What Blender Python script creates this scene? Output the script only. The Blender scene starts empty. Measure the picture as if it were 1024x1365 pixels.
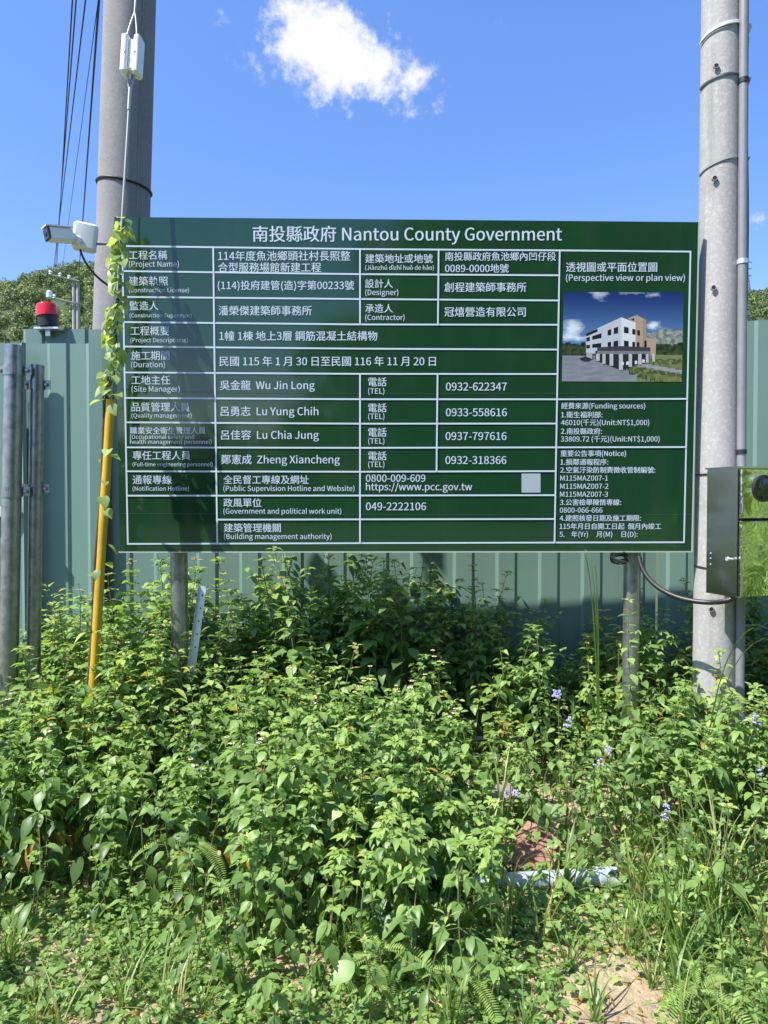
import bpy, math, random, os
import numpy as np
from mathutils import Vector, Matrix, noise as mnoise

random.seed(7)
rng = np.random.default_rng(11)
R = math.radians
SC = bpy.context.scene
COL = SC.collection

# ------------------------------------------------------------------ camera, sky, sun, exposure
F, CX, CY, PITCH, EYE = 950.0, 512.0, 682.5, R(-1.3), 1.55
cd = bpy.data.cameras.new('camera'); cam = bpy.data.objects.new('camera', cd); COL.objects.link(cam)
cam.location = (0, 0, EYE); cam.rotation_euler = (R(90) + PITCH, 0, 0)
cd.sensor_fit = 'HORIZONTAL'; cd.sensor_width = 36; cd.lens = 36 * F / 1024
cd.clip_start = 0.05; cd.clip_end = 5000
SC.camera = cam

def ray(px, py):
    u, v = (px - CX) / F, (CY - py) / F
    c, s = math.cos(PITCH), math.sin(PITCH)
    return Vector((u, c - v * s, s + v * c))

def at(px, py, Y):                      # point of the view ray at depth Y
    d = ray(px, py)
    return Vector((0, 0, EYE)) + d * (Y / d.y)

SUN_DIR = Vector((0.50, 0.305, -0.805)).normalized()      # the way the light travels
SUN_EL = math.asin(-SUN_DIR.z); SUN_AZ = math.atan2(-SUN_DIR.x, -SUN_DIR.y)
sd = bpy.data.lights.new('sun', 'SUN'); so = bpy.data.objects.new('sun', sd); COL.objects.link(so)
sd.energy = 4.7; sd.angle = R(0.53); sd.color = (1.0, 0.955, 0.88)
so.rotation_euler = SUN_DIR.to_track_quat('-Z', 'Y').to_euler(); so.location = (-5, -4, 9)
SC.view_settings.view_transform = 'Standard'; SC.view_settings.look = 'None'
SC.view_settings.exposure = 1.0; SC.view_settings.gamma = 1
SC.cycles.max_bounces = 6; SC.cycles.diffuse_bounces = 3; SC.cycles.glossy_bounces = 3
SC.cycles.transmission_bounces = 4; SC.cycles.transparent_max_bounces = 6

class NT:                               # small node-tree helper
    def __init__(s, tree): s.t = tree; s.n = tree.nodes; s.l = tree.links
    def new(s, kind, **kw):
        nd = s.n.new(kind)
        for k, v in kw.items(): setattr(nd, k, v)
        return nd
    def put(s, sock, v):
        if hasattr(v, 'is_output'): s.l.new(v, sock)
        else: sock.default_value = v
    def math(s, op, a, b=0.0, c=None, clamp=False):
        nd = s.new('ShaderNodeMath', operation=op, use_clamp=clamp)
        s.put(nd.inputs[0], a); s.put(nd.inputs[1], b)
        if c is not None: s.put(nd.inputs[2], c)
        return nd.outputs[0]
    def vec(s, op, a, b=None, out=0):
        nd = s.new('ShaderNodeVectorMath', operation=op)
        s.put(nd.inputs[0], a)
        if b is not None: s.put(nd.inputs[1], b)
        return nd.outputs['Value'] if op == 'DOT_PRODUCT' else nd.outputs[0]
    def mix(s, f, a, b, blend='MIX'):
        nd = s.new('ShaderNodeMix', data_type='RGBA', blend_type=blend)
        s.put(nd.inputs[0], f); s.put(nd.inputs[6], a); s.put(nd.inputs[7], b)
        return nd.outputs[2]
    def noise(s, vec, scale, detail=4, rough=0.55, dist=0.0):
        nd = s.new('ShaderNodeTexNoise')
        if vec is not None: s.put(nd.inputs['Vector'], vec)
        nd.inputs['Scale'].default_value = scale; nd.inputs['Detail'].default_value = detail
        nd.inputs['Roughness'].default_value = rough; nd.inputs['Distortion'].default_value = dist
        return nd.outputs['Fac']
    def ramp(s, f, stops):
        nd = s.new('ShaderNodeValToRGB'); s.put(nd.inputs[0], f)
        e = nd.color_ramp.elements
        while len(e) < len(stops): e.new(0.5)
        for el, (p, c) in zip(e, stops): el.position = p; el.color = (*c, 1) if len(c) == 3 else c
        return nd.outputs[0]
    def smooth(s, v, lo, hi):
        nd = s.new('ShaderNodeMapRange', interpolation_type='SMOOTHSTEP')
        s.put(nd.inputs[0], v); nd.inputs[1].default_value = lo; nd.inputs[2].default_value = hi
        return nd.outputs[0]

W = bpy.data.worlds.new('World'); SC.world = W; W.use_nodes = True
k = NT(W.node_tree)
bg = k.n['Background']
sky = k.new('ShaderNodeTexSky', sky_type='NISHITA'); sky.sun_disc = False
sky.sun_elevation = SUN_EL; sky.sun_rotation = SUN_AZ
sky.air_density = 1.0; sky.dust_density = 0.35; sky.ozone_density = 2.2; sky.altitude = 300
tc = k.new('ShaderNodeTexCoord').outputs['Generated']
cdir = ray(460, 80).normalized()
right = Vector((cdir.y, -cdir.x, 0)).normalized(); upv = right.cross(cdir)
den = k.vec('DOT_PRODUCT', tc, tuple(cdir)); den = k.math('MAXIMUM', den, 0.05)
u = k.math('DIVIDE', k.vec('DOT_PRODUCT', tc, tuple(right)), den)
v = k.math('DIVIDE', k.vec('DOT_PRODUCT', tc, tuple(upv)), den)
def cloud_uv(px, py):
    d = ray(px, py); d = d / d.dot(cdir); return d.dot(right), d.dot(upv)
comb = k.new('ShaderNodeCombineXYZ'); k.put(comb.inputs[0], u); k.put(comb.inputs[1], v)
warp = k.new('ShaderNodeTexNoise'); k.put(warp.inputs['Vector'], comb.outputs[0]); warp.inputs['Scale'].default_value = 26; warp.inputs['Detail'].default_value = 5
wv = k.vec('SUBTRACT', warp.outputs['Color'], (0.5, 0.5, 0.5))
wsc = k.new('ShaderNodeVectorMath', operation='SCALE'); k.put(wsc.inputs[0], wv); wsc.inputs[3].default_value = 0.045
pos = k.vec('ADD', comb.outputs[0], wsc.outputs[0])
field = None
for px, py, rx, ry, amp in [(424, 57, 48, 38, 1.0), (396, 42, 30, 26, .7), (438, 20, 26, 15, .6), (452, 100, 36, 30, .85), (508, 88, 40, 24, .85), (552, 114, 34, 22, .8), (470, 68, 30, 22, .6), (540, 148, 24, 9, .36),
                            (338, 82, 26, 18, .40), (322, 66, 12, 16, .28), (294, 24, 13, 11, .40), (1012, 296, 26, 12, .34), (660, 34, 14, 10, .26)]:
    cu, cv = cloud_uv(px, py)
    dv = k.vec('SUBTRACT', pos, (cu, cv, 0)); dv = k.vec('MULTIPLY', dv, (F / rx, F / ry, 0))
    q = k.vec('DOT_PRODUCT', dv, dv)
    g = k.math('MULTIPLY', k.math('POWER', 2.718, k.math('MULTIPLY', q, -0.85)), amp)
    field = g if field is None else k.math('MAXIMUM', field, g) if amp < .5 else k.math('ADD', field, k.math('MULTIPLY', g, 0.75))
n1 = k.noise(comb.outputs[0], 34, 8, 0.62)
n2 = k.noise(comb.outputs[0], 90, 6, 0.6)
fld = k.math('ADD', field, k.math('MULTIPLY', k.math('SUBTRACT', n1, 0.5), 3.0))
fld = k.math('MULTIPLY', fld, k.smooth(field, 0.03, 0.22))
mask = k.smooth(fld, 0.17, 1.22)
shade = k.math('ADD', k.math('MULTIPLY', n2, 0.5), k.math('MULTIPLY', fld, 0.45))
ccol = k.ramp(shade, [(0.2, (0.62, 0.74, 0.92)), (0.55, (0.88, 0.93, 1.0)), (0.85, (1.0, 1.0, 1.0))])
hsv = k.new('ShaderNodeHueSaturation'); k.put(hsv.inputs['Color'], sky.outputs[0])
hsv.inputs['Hue'].default_value = 0.512; hsv.inputs['Saturation'].default_value = 1.19; hsv.inputs['Value'].default_value = 1.07
cs = k.new('ShaderNodeVectorMath', operation='SCALE'); k.put(cs.inputs[0], ccol); cs.inputs[3].default_value = 3.3
sepd = k.new('ShaderNodeSeparateXYZ'); k.put(sepd.inputs[0], tc)
mr = k.new('ShaderNodeMapRange'); k.put(mr.inputs[0], sepd.outputs[2])
for i_, v_ in enumerate((0.0, 0.62, 0.62, 1.0)): mr.inputs[i_ + 1].default_value = v_
deep = k.new('ShaderNodeVectorMath', operation='SCALE'); k.put(deep.inputs[0], hsv.outputs[0]); k.put(deep.inputs[3], mr.outputs[0])
k.l.new(k.mix(mask, deep.outputs[0], cs.outputs[0]), bg.inputs[0]); bg.inputs[1].default_value = 0.15

# ------------------------------------------------------------------ helpers
def tag(o, label=None, cat=None, group=None, kind=None):
    if label: o['label'] = label
    if cat: o['category'] = cat
    if group: o['group'] = group
    if kind: o['kind'] = kind
    return o

def empty(name, loc=(0, 0, 0)):
    o = bpy.data.objects.new(name, None); o.location = loc; o.empty_display_size = 0.1; COL.objects.link(o); return o

def finish(name, me, mat, parent, smooth):
    mats = mat if isinstance(mat, (list, tuple)) else [mat]
    for m in mats: me.materials.append(m)
    if smooth: me.polygons.foreach_set('use_smooth', np.ones(len(me.polygons), bool))
    o = bpy.data.objects.new(name, me); COL.objects.link(o)
    if parent is not None: o.parent = parent
    return o

def origin(parent):
    p = Vector((0, 0, 0))
    while parent is not None: p = p + parent.location; parent = parent.parent
    return p

class MB:                               # collects polygons in world coordinates
    def __init__(s): s.v = []; s.f = []; s.m = []; s.c = []
    def add(s, vs, fs, mi=0, col=None):
        b = len(s.v); s.v += [tuple(x) for x in vs]
        for f in fs: s.f.append([b + i for i in f]); s.m.append(mi); s.c.append(col)
        return s
    def box(s, c, size, M=None, mi=0):
        x, y, z = (q / 2 for q in size); c = Vector(c)
        vs = [Vector((a * x, b * y, d * z)) for a in (-1, 1) for b in (-1, 1) for d in (-1, 1)]
        if M is not None: vs = [M @ q for q in vs]
        return s.add([c + q for q in vs], [(0, 1, 3, 2), (4, 6, 7, 5), (0, 4, 5, 1), (2, 3, 7, 6), (0, 2, 6, 4), (1, 5, 7, 3)], mi)
    def bbox(s, c, size, bev, M=None, mi=0):  # chamfered box
        x, y, z = (q / 2 for q in size); c = Vector(c); vs = []; fs = []
        n = 4
        ring = []
        for (sx, sy, a0) in ((1, 1, 0), (-1, 1, 90), (-1, -1, 180), (1, -1, 270)):
            for i in range(n + 1):
                a = R(a0 + 90 * i / n); ring.append((sx * (x - bev) + bev * math.cos(a), sy * (y - bev) + bev * math.sin(a)))
        N = len(ring)
        for zz, ins in ((-z, bev * .6), (-z + bev * .6, 0), (z - bev * .6, 0), (z, bev * .6)):
            for (a, b) in ring: vs.append(Vector((a * (1 - ins / x), b * (1 - ins / y), zz)))
        for l in range(3):
            for i in range(N): fs.append((l * N + i, l * N + (i + 1) % N, (l + 1) * N + (i + 1) % N, (l + 1) * N + i))
        fs.append(tuple(reversed(range(N)))); fs.append(tuple(range(3 * N, 4 * N)))
        if M is not None: vs = [M @ q for q in vs]
        return s.add([c + q for q in vs], fs, mi)
    def tube(s, pts, r, n=10, caps=True, mi=0):
        pts = [Vector(p) for p in pts]; rs = r if isinstance(r, (list, tuple)) else [r] * len(pts)
        vs = []; fs = []; px = None
        for i, p in enumerate(pts):
            d = (pts[min(i + 1, len(pts) - 1)] - pts[max(i - 1, 0)]).normalized()
            if px is None: px = d.orthogonal().normalized()
            px = (px - d * px.dot(d)).normalized(); py = d.cross(px)
            for j in range(n):
                a = 2 * math.pi * j / n; vs.append(p + (px * math.cos(a) + py * math.sin(a)) * rs[i])
        for i in range(len(pts) - 1):
            for j in range(n): fs.append((i * n + j, i * n + (j + 1) % n, (i + 1) * n + (j + 1) % n, (i + 1) * n + j))
        if caps: fs.append(tuple(reversed(range(n)))); fs.append(tuple(range((len(pts) - 1) * n, len(pts) * n)))
        return s.add(vs, fs, mi)
    def lathe(s, c, prof, n=24, axis=(0, 0, 1), mi=0):   # prof: (radius, height) along axis
        c = Vector(c); ax = Vector(axis).normalized(); a1 = ax.orthogonal().normalized(); a2 = ax.cross(a1)
        vs = []; fs = []
        for (r, h) in prof:
            for j in range(n):
                a = 2 * math.pi * j / n; vs.append(c + ax * h + (a1 * math.cos(a) + a2 * math.sin(a)) * max(r, 1e-5))
        for i in range(len(prof) - 1):
            for j in range(n): fs.append((i * n + j, i * n + (j + 1) % n, (i + 1) * n + (j + 1) % n, (i + 1) * n + j))
        fs.append(tuple(reversed(range(n)))); fs.append(tuple(range((len(prof) - 1) * n, len(prof) * n)))
        return s.add(vs, fs, mi)
    def build(s, name, mat, parent=None, smooth=False, loc=None):
        o0 = origin(parent) if loc is None else Vector(loc)
        me = bpy.data.meshes.new(name)
        me.from_pydata([tuple(Vector(q) - o0) for q in s.v], [], s.f); me.update()
        if any(s.m): me.polygons.foreach_set('material_index', s.m)
        if any(c is not None for c in s.c):
            a = me.attributes.new('ink', 'FLOAT_COLOR', 'FACE')
            a.data.foreach_set('color', [q for c in s.c for q in (*(c or (1, 1, 1)), 1)])
        o = finish(name, me, mat, parent, smooth)
        if loc is not None: o.location = loc
        if smooth: edge_split(me)
        return o

def edge_split(me, ang=38):
    try: me.set_sharp_from_angle(angle=R(ang))
    except Exception: pass

def bez(p0, p1, p2, p3, n=16):
    out = []
    for i in range(n + 1):
        t = i / n; q = 1 - t
        out.append(Vector(p0) * q**3 + Vector(p1) * 3 * q * q * t + Vector(p2) * 3 * q * t * t + Vector(p3) * t**3)
    return out

# ------------------------------------------------------------------ materials
def mat(name, col=(.5, .5, .5), rough=.6, metal=0., spec=.5, noise=None, bump=None, streak=None, coat=0., extra=None):
    m = bpy.data.materials.new(name); m.use_nodes = True; t = NT(m.node_tree); b = t.n['Principled BSDF']
    b.inputs['Roughness'].default_value = rough; b.inputs['Metallic'].default_value = metal
    b.inputs['Specular IOR Level'].default_value = spec; b.inputs['Coat Weight'].default_value = coat
    co = t.new('ShaderNodeTexCoord').outputs['Object']
    c = (*col, 1)
    if noise:                                            # (scale, second colour, amount)
        for (sc, c2, lo, hi) in noise:
            f = t.smooth(t.noise(co, sc, 6, .62), lo, hi); c = t.mix(f, c, (*c2, 1))
    if streak:                                           # vertical weathering
        mp = t.new('ShaderNodeMapping'); t.put(mp.inputs[0], co); mp.inputs['Scale'].default_value = (streak[0], streak[0], streak[0] * .06)
        f = t.smooth(t.noise(mp.outputs[0], 1, 5, .6), streak[2], streak[3]); c = t.mix(f, c, (*streak[1], 1))
    t.put(b.inputs['Base Color'], c)
    if bump:
        bn = t.new('ShaderNodeBump'); bn.inputs['Strength'].default_value = bump[1]; bn.inputs['Distance'].default_value = bump[2] if len(bump) > 2 else .01
        t.put(bn.inputs['Height'], t.noise(co, bump[0], 6, .6)); t.l.new(bn.outputs[0], b.inputs['Normal'])
    if extra: extra(t, b, co)
    return m

def leaf_mat(name, stops, transl=.42, rough=.42):
    m = bpy.data.materials.new(name); m.use_nodes = True; t = NT(m.node_tree); b = t.n['Principled BSDF']
    at_ = t.new('ShaderNodeAttribute', attribute_name='tint')
    c = t.ramp(at_.outputs['Fac'], stops)
    co = t.new('ShaderNodeTexCoord').outputs['Object']
    c = t.mix(t.math('MULTIPLY', t.smooth(t.noise(co, 60, 3), .4, .75), .35), c, t.mix(1.0, c, (.55, .6, .5, 1), 'MULTIPLY'))
    t.put(b.inputs['Base Color'], c); b.inputs['Roughness'].default_value = rough; b.inputs['Specular IOR Level'].default_value = .45
    tr = t.new('ShaderNodeBsdfTranslucent'); t.put(tr.inputs[0], t.mix(1.0, c, (1.65, 1.65, .7, 1), 'MULTIPLY'))
    mx = t.new('ShaderNodeMixShader'); mx.inputs[0].default_value = transl
    t.l.new(b.outputs[0], mx.inputs[1]); t.l.new(tr.outputs[0], mx.inputs[2])
    t.l.new(mx.outputs[0], t.n['Material Output'].inputs[0])
    return m

STOPS = [(0, (.075, .145, .04)), (.4, (.165, .28, .08)), (.75, (.315, .45, .135)), (.92, (.44, .54, .155)), (.95, (.48, .38, .05)), (1, (.30, .19, .07))]
M = {}
M['leaf'] = leaf_mat('weed leaf', STOPS)
M['vine'] = leaf_mat('vine leaf', [(0, (.16, .25, .08)), (.6, (.36, .46, .16)), (1, (.50, .54, .22))], .45)
M['grass'] = leaf_mat('grass blade', [(0, (.08, .16, .03)), (.6, (.17, .27, .06)), (.9, (.30, .34, .10)), (1, (.42, .36, .17))], .3)
M['tree'] = leaf_mat('tree leaf', [(0, (.045, .082, .034)), (.5, (.112, .165, .06)), (1, (.23, .285, .10))], .2, .6)
M['stem'] = mat('green stem', (.10, .15, .045), .6, noise=[(25, (.16, .13, .06), .45, .65)])
M['woody'] = mat('woody vine stem', (.07, .06, .045), .8)
M['white_petal'] = mat('white petal', (.78, .77, .70), .6)
M['yellow_disc'] = mat('yellow flower disc', (.62, .36, .03), .7)
M['purple'] = mat('lilac flower fluff', (.42, .38, .72), .7, noise=[(60, (.60, .55, .82), .4, .6)])
M['pink'] = mat('pink flower', (.70, .28, .55), .7)
M['concrete'] = mat('pole concrete', (.33, .325, .315), .85, noise=[(5, (.30, .295, .29), .35, .7), (60, (.41, .405, .39), .45, .7), (170, (.19, .185, .18), .60, .72), (2.5, (.22, .215, .205), .56, .74)], streak=(9, (.20, .195, .185), .48, .78), bump=(90, .35, .004))
M['concrete_d'] = mat('grey pole concrete', (.225, .222, .224), .9, noise=[(4, (.19, .188, .192), .35, .7), (70, (.255, .25, .245), .45, .7), (150, (.15, .145, .147), .64, .72)], streak=(8, (.165, .163, .168), .5, .8), bump=(80, .35, .004))
def galv(t, b, co):
    vo = t.new('ShaderNodeTexVoronoi'); t.put(vo.inputs['Vector'], co); vo.inputs['Scale'].default_value = 55
    f = t.math('MULTIPLY', vo.outputs['Color'], .16); t.put(b.inputs['Roughness'], t.math('ADD', f, .26))
M['galv'] = mat('galvanised steel', (.33, .345, .345), .4, metal=.75, noise=[(20, (.23, .24, .24), .4, .65)], streak=(14, (.22, .22, .23), .52, .75), extra=galv)
M['steel_strip'] = mat('pale zinc strip', (.70, .71, .72), .35, metal=.6)
def stain_ripple(t, b, co):
    bn = t.new('ShaderNodeBump'); bn.inputs['Strength'].default_value = .32; bn.inputs['Distance'].default_value = .012
    t.put(bn.inputs['Height'], t.noise(co, 9, 2, .5, 1.2)); t.l.new(bn.outputs[0], b.inputs['Normal'])
M['stainless'] = mat('polished stainless', (.74, .73, .70), .07, metal=1., extra=stain_ripple)
M['stainless_side'] = mat('brushed stainless', (.60, .60, .60), .22, metal=1.)
M['glass_dark'] = mat('dark meter glass', (.015, .017, .02), .06, spec=.7)
M['fence'] = mat('green painted sheet', (.142, .232, .203), .42, noise=[(2.2, (.13, .225, .20), .4, .7), (120, (.125, .21, .185), .6, .75)], streak=(7, (.125, .20, .175), .5, .85))
M['fence_pale'] = mat('pale green painted sheet', (.16, .262, .228), .42, noise=[(2.2, (.155, .26, .23), .4, .7)], streak=(7, (.145, .235, .205), .5, .85))
def dusty(t, b, co):
    mp = t.new('ShaderNodeMapping'); t.put(mp.inputs[0], co); mp.inputs['Scale'].default_value = (9, 9, .7)
    st = t.noise(mp.outputs[0], 1, 6, .65); f = t.smooth(st, .45, .8); sp = t.smooth(t.noise(co, 140, 3, .6), .66, .74)
    f = t.math('MAXIMUM', t.math('MULTIPLY', f, .22), t.math('MULTIPLY', sp, .30))
    old = b.inputs['Base Color'].links[0].from_socket
    t.put(b.inputs['Base Color'], t.mix(f, old, (.045, .075, .055, 1)))
    t.put(b.inputs['Roughness'], t.math('ADD', t.math('MULTIPLY', f, .5), .07)); t.put(b.inputs['Coat Roughness'], t.math('ADD', t.math('MULTIPLY', f, .4), .07))
M['board'] = mat('green sign print', (.0105, .047, .019), .09, spec=.55, noise=[(.9, (.012, .043, .020), .4, .7), (6, (.010, .050, .018), .45, .7)], bump=(1.1, .05, .02), coat=.42, extra=dusty)
M['ink'] = mat('white sign print', (.50, .59, .68), .35)
M['seam'] = mat('board seam', (.028, .07, .045), .5)
M['trim'] = mat('aluminium edge', (.50, .56, .52), .35, metal=.3)
M['patch'] = mat('white printed square', (.34, .39, .43), .4)
def ink_attr(t, b, co):
    a = t.new('ShaderNodeAttribute', attribute_name='ink'); t.l.new(a.outputs['Color'], b.inputs['Base Color'])
M['picture'] = mat('printed picture', rough=.22, extra=ink_attr)
M['yellow'] = mat('yellow guard plastic', (.50, .32, .018), .5, noise=[(8, (.42, .27, .02), .45, .7), (40, (.33, .24, .07), .6, .72), (120, (.52, .40, .14), .64, .72)], streak=(20, (.50, .30, .04), .6, .8))
M['wire'] = mat('steel strand', (.36, .36, .35), .5, metal=.6)
M['black'] = mat('black rubber', (.018, .018, .019), .42)
M['porcelain'] = mat('white porcelain', (.78, .78, .75), .18, coat=.4, noise=[(14, (.66, .64, .58), .55, .72)])
M['white_pl'] = mat('white plastic', (.76, .76, .75), .35)
M['red'] = mat('red beacon plastic', (.62, .012, .018), .22, coat=.3)
M['grey_pvc'] = mat('grey conduit', (.20, .205, .225), .45, noise=[(12, (.17, .175, .19), .4, .7)])
M['pvc_pale'] = mat('blue grey pvc', (.32, .385, .43), .45, noise=[(18, (.40, .44, .46), .4, .7), (50, (.33, .33, .30), .6, .75)])
M['brick'] = mat('broken red clay', (.24, .11, .08), .9, noise=[(14, (.30, .19, .14), .4, .65), (60, (.27, .11, .08), .5, .7)], bump=(40, .6, .01))
M['stone'] = mat('rubble stone', (.20, .165, .135), .9, noise=[(16, (.27, .22, .18), .4, .65)], bump=(35, .6, .01))
M['dark_hole'] = mat('dark hole', (.01, .01, .01), .9)
M['bark'] = mat('bark', (.10, .08, .06), .9)
M['hill'] = mat('wooded hill soil', (.035, .055, .022), .95, noise=[(.08, (.05, .075, .03), .4, .65)])
def soil_extra(t, b, co):
    sep = t.new('ShaderNodeSeparateXYZ'); t.put(sep.inputs[0], co)
    n = t.noise(co, 1.7, 6, .6); n2 = t.noise(co, 38, 6, .65); n3 = t.noise(co, 9, 5, .6)
    c = t.ramp(n2, [(.3, (.27, .20, .125)), (.55, (.41, .315, .20)), (.8, (.50, .40, .27))])
    c = t.mix(t.smooth(n3, .5, .75), c, (.24, .175, .11, 1))
    c = t.mix(t.smooth(n, .52, .68), c, (.30, .23, .15, 1))
    far = t.math('GREATER_THAN', t.math('ABSOLUTE', t.math('SUBTRACT', t.vec('DOT_PRODUCT', co, (0, 1, 0)), 3.3)), 1.9)
    c = t.mix(far, c, (.055, .085, .03, 1))
    t.put(b.inputs['Base Color'], c)
    bn = t.new('ShaderNodeBump'); bn.inputs['Strength'].default_value = .7; bn.inputs['Distance'].default_value = .02
    t.put(bn.inputs['Height'], t.math('ADD', n2, n3)); t.l.new(bn.outputs[0], b.inputs['Normal'])
M['soil'] = mat('sandy soil', rough=.95, extra=soil_extra)

# ------------------------------------------------------------------ ground, hills, forest
def grid_mesh(xs, ys, zf):
    xs = np.asarray(xs); ys = np.asarray(ys); nx, ny = len(xs), len(ys)
    X, Y = np.meshgrid(xs, ys); Z = np.vectorize(zf)(X, Y)
    V = np.stack([X, Y, Z], -1).reshape(-1, 3)
    i = np.arange((ny - 1) * nx).reshape(ny - 1, nx)[:, :-1].ravel()
    return V, np.stack([i, i + 1, i + nx + 1, i + nx], 1)

def np_mesh(name, V, Fq, tint, mats, parent=None, smooth=True, loc=(0, 0, 0), midx=None):
    me = bpy.data.meshes.new(name); n = len(Fq)
    me.vertices.add(len(V)); me.vertices.foreach_set('co', np.ascontiguousarray(V, np.float32).ravel())
    me.loops.add(n * 4); me.loops.foreach_set('vertex_index', np.ascontiguousarray(Fq, np.int32).ravel())
    me.polygons.add(n); me.polygons.foreach_set('loop_start', np.arange(0, n * 4, 4, dtype=np.int32))
    me.update(calc_edges=True)
    if tint is not None:
        a = me.attributes.new('tint', 'FLOAT', 'FACE'); a.data.foreach_set('value', np.ascontiguousarray(tint, np.float32))
    if midx is not None: me.polygons.foreach_set('material_index', np.ascontiguousarray(midx, np.int32))
    o = finish(name, me, mats, parent, smooth); o.location = loc
    return o

def ground_z(x, y):
    if abs(x) > 6 or y > 6 or y < -3: return 0.0
    n = mnoise.noise(Vector((x * 1.3, y * 1.3, 0))) * .03 + mnoise.noise(Vector((x * 6, y * 6, 3))) * .010
    return n * min(1, (6 - abs(x)), (6 - y), y + 3)
gx = np.concatenate([[-1500, -300, -60, -20, -9], np.linspace(-6.2, 6.2, 125), [9, 20, 60, 300, 1500]])
gy = np.concatenate([[-600, -120, -40, -12], np.linspace(-3.2, 6.2, 95), [9, 20, 60, 300, 2000]])
V_, F_ = grid_mesh(gx, gy, ground_z)
tag(np_mesh('ground', V_, F_, None, M['soil']), kind='structure')

def ridge(x):                            # crest height along the valley side, 235 m away
    return 64.5 + 3.5 * math.sin(x * .021 + 1) + 2.5 * math.sin(x * .06) + (8.5 if x < -70 else 8.5 * max(0, (-x - 30) / 40)) - 1.5 * max(0, (x - 60) / 110)
def hill_z(x, y):
    t = min(1, max(0, (y - 105) / 130)); s = t * t * (3 - 2 * t)
    z = -2 + (ridge(x) + 2) * s + 4 * mnoise.noise(Vector((x * .02, y * .02, 5))) * s
    if y > 235: z -= (y - 235) * .35
    return z
V_, F_ = grid_mesh(np.linspace(-300, 300, 81), np.linspace(100, 330, 41), hill_z)
tag(np_mesh('hill', V_, F_, None, M['hill']), kind='structure')

def clump(n, rad, size, sq=.8):          # a crown of leaf-spray faces spread through an uneven volume
    d = rng.normal(size=(n, 3)); d /= np.linalg.norm(d, axis=1)[:, None]
    lob = rng.normal(size=(7, 3)); lob /= np.linalg.norm(lob, axis=1)[:, None]
    bump = .62 + .42 * np.clip((d @ lob.T), 0, 1).max(1)**3
    p = d * (rad * bump * rng.uniform(.72, 1.03, n))[:, None]; p[:, 2] *= sq
    nn = d + rng.normal(size=(n, 3)) * .55; nn /= np.linalg.norm(nn, axis=1)[:, None]
    a = np.cross(nn, rng.normal(size=(n, 3))); a /= np.linalg.norm(a, axis=1)[:, None]; b = np.cross(nn, a)
    s = size * rng.uniform(.6, 1.3, n)[:, None]
    V = np.stack([p - a * s, p - b * s * .55 + nn * s * .15, p + a * s, p + b * s * .6 - nn * s * .2], 1).reshape(-1, 3)
    return V, np.arange(4 * n).reshape(n, 4), np.clip(rng.normal(.5, .16, n), 0, 1)

def merge(parts):                        # [(V, F, T)] -> one
    off = 0; Vs = []; Fs = []; Ts = []
    for V, Fq, T in parts:
        Vs.append(V); Fs.append(Fq + off); Ts.append(T); off += len(V)
    return np.concatenate(Vs), np.concatenate(Fs), np.concatenate(Ts)

crowns = [clump(190, 1, .21) for _ in range(6)]; far_crowns = [clump(300, 1, .115) for _ in range(7)]
items = []
for gy_ in np.arange(124, 244, 4.2):
    for gx_ in np.arange(-190, 190, 4.0):
        x, y = gx_ + rng.uniform(-2.4, 2.4), gy_ + rng.uniform(-2.4, 2.4)
        if abs(x) / y > .78 or (abs(x) / y < .33 and rng.random() < .72): continue
        V, Fq, T = far_crowns[rng.integers(7)]; r = rng.uniform(1.7, 3.3); a = rng.uniform(0, 6.28)
        Rz = np.array([[math.cos(a), -math.sin(a), 0], [math.sin(a), math.cos(a), 0], [0, 0, rng.uniform(.9, 1.4)]])
        items.append((V @ Rz.T * r + [x, y, hill_z(x, y) + r * .55], Fq, np.clip(T + rng.normal(.05, .28), 0, 1)))
V_, F_, T_ = merge(items)
tag(np_mesh('forest', V_, F_, T_, M['tree'], smooth=False), 'dense green forest covering the hillside behind the fence', 'forest', kind='stuff')

items = []                               # the woods on the near side of the road, mirrored in the sign and the box
for i in range(150):
    x = rng.uniform(-22, 26); y = rng.uniform(-24, -15); tt = min(1, max(0, (x + 2.0) / 5.0)); top = 1.7 + 8.4 * tt + rng.uniform(-.5, .5)
    for z in np.arange(.7, top + .3, 2.2):
        V, Fq, T = crowns[rng.integers(6)]; r = rng.uniform(1.1, 1.5) * (1 + .7 * tt)
        items.append((V * r + [x + rng.normal(0, .5), y + rng.normal(0, .5), z], Fq, np.clip(T + rng.normal(.1, .15), 0, 1)))
for hx in np.arange(-18, 1, .62):
    for hy, hz, hr in ((-13.5, .8, 1.25), (-15.5, 1.5, 1.5)):
        V, Fq, T = crowns[rng.integers(6)]; items.append((V * hr + [hx + rng.normal(0, .2), hy + rng.normal(0, .3), hz + rng.normal(0, .15)], Fq, np.clip(T + rng.normal(0, .15), 0, 1)))
bushes = []
for i in range(170):                     # sunny bushes further along the verge, right of the frame
    x = rng.uniform(4.6, 9); y = rng.uniform(-3, 4); V, Fq, T = far_crowns[rng.integers(7)]; r = rng.uniform(.5, .9)
    bushes.append((V * r + [x, y, rng.uniform(.2, .5 + (x - 4.4) * .55)], Fq, np.clip(T + rng.normal(.15, .12), 0, .93)))
V_, F_, T_ = merge(bushes)
tag(np_mesh('shrubbery', V_, F_, T_, M['leaf'], smooth=False), 'sunlit yellow green shrubbery along the verge mirrored in the steel box', 'shrubbery', kind='stuff')
V_, F_, T_ = merge(items)
tag(np_mesh('woods', V_, F_, T_, M['tree'], smooth=False), 'leafy woods and bushes around the road that the glossy sign mirrors', 'woods', kind='stuff')

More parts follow.
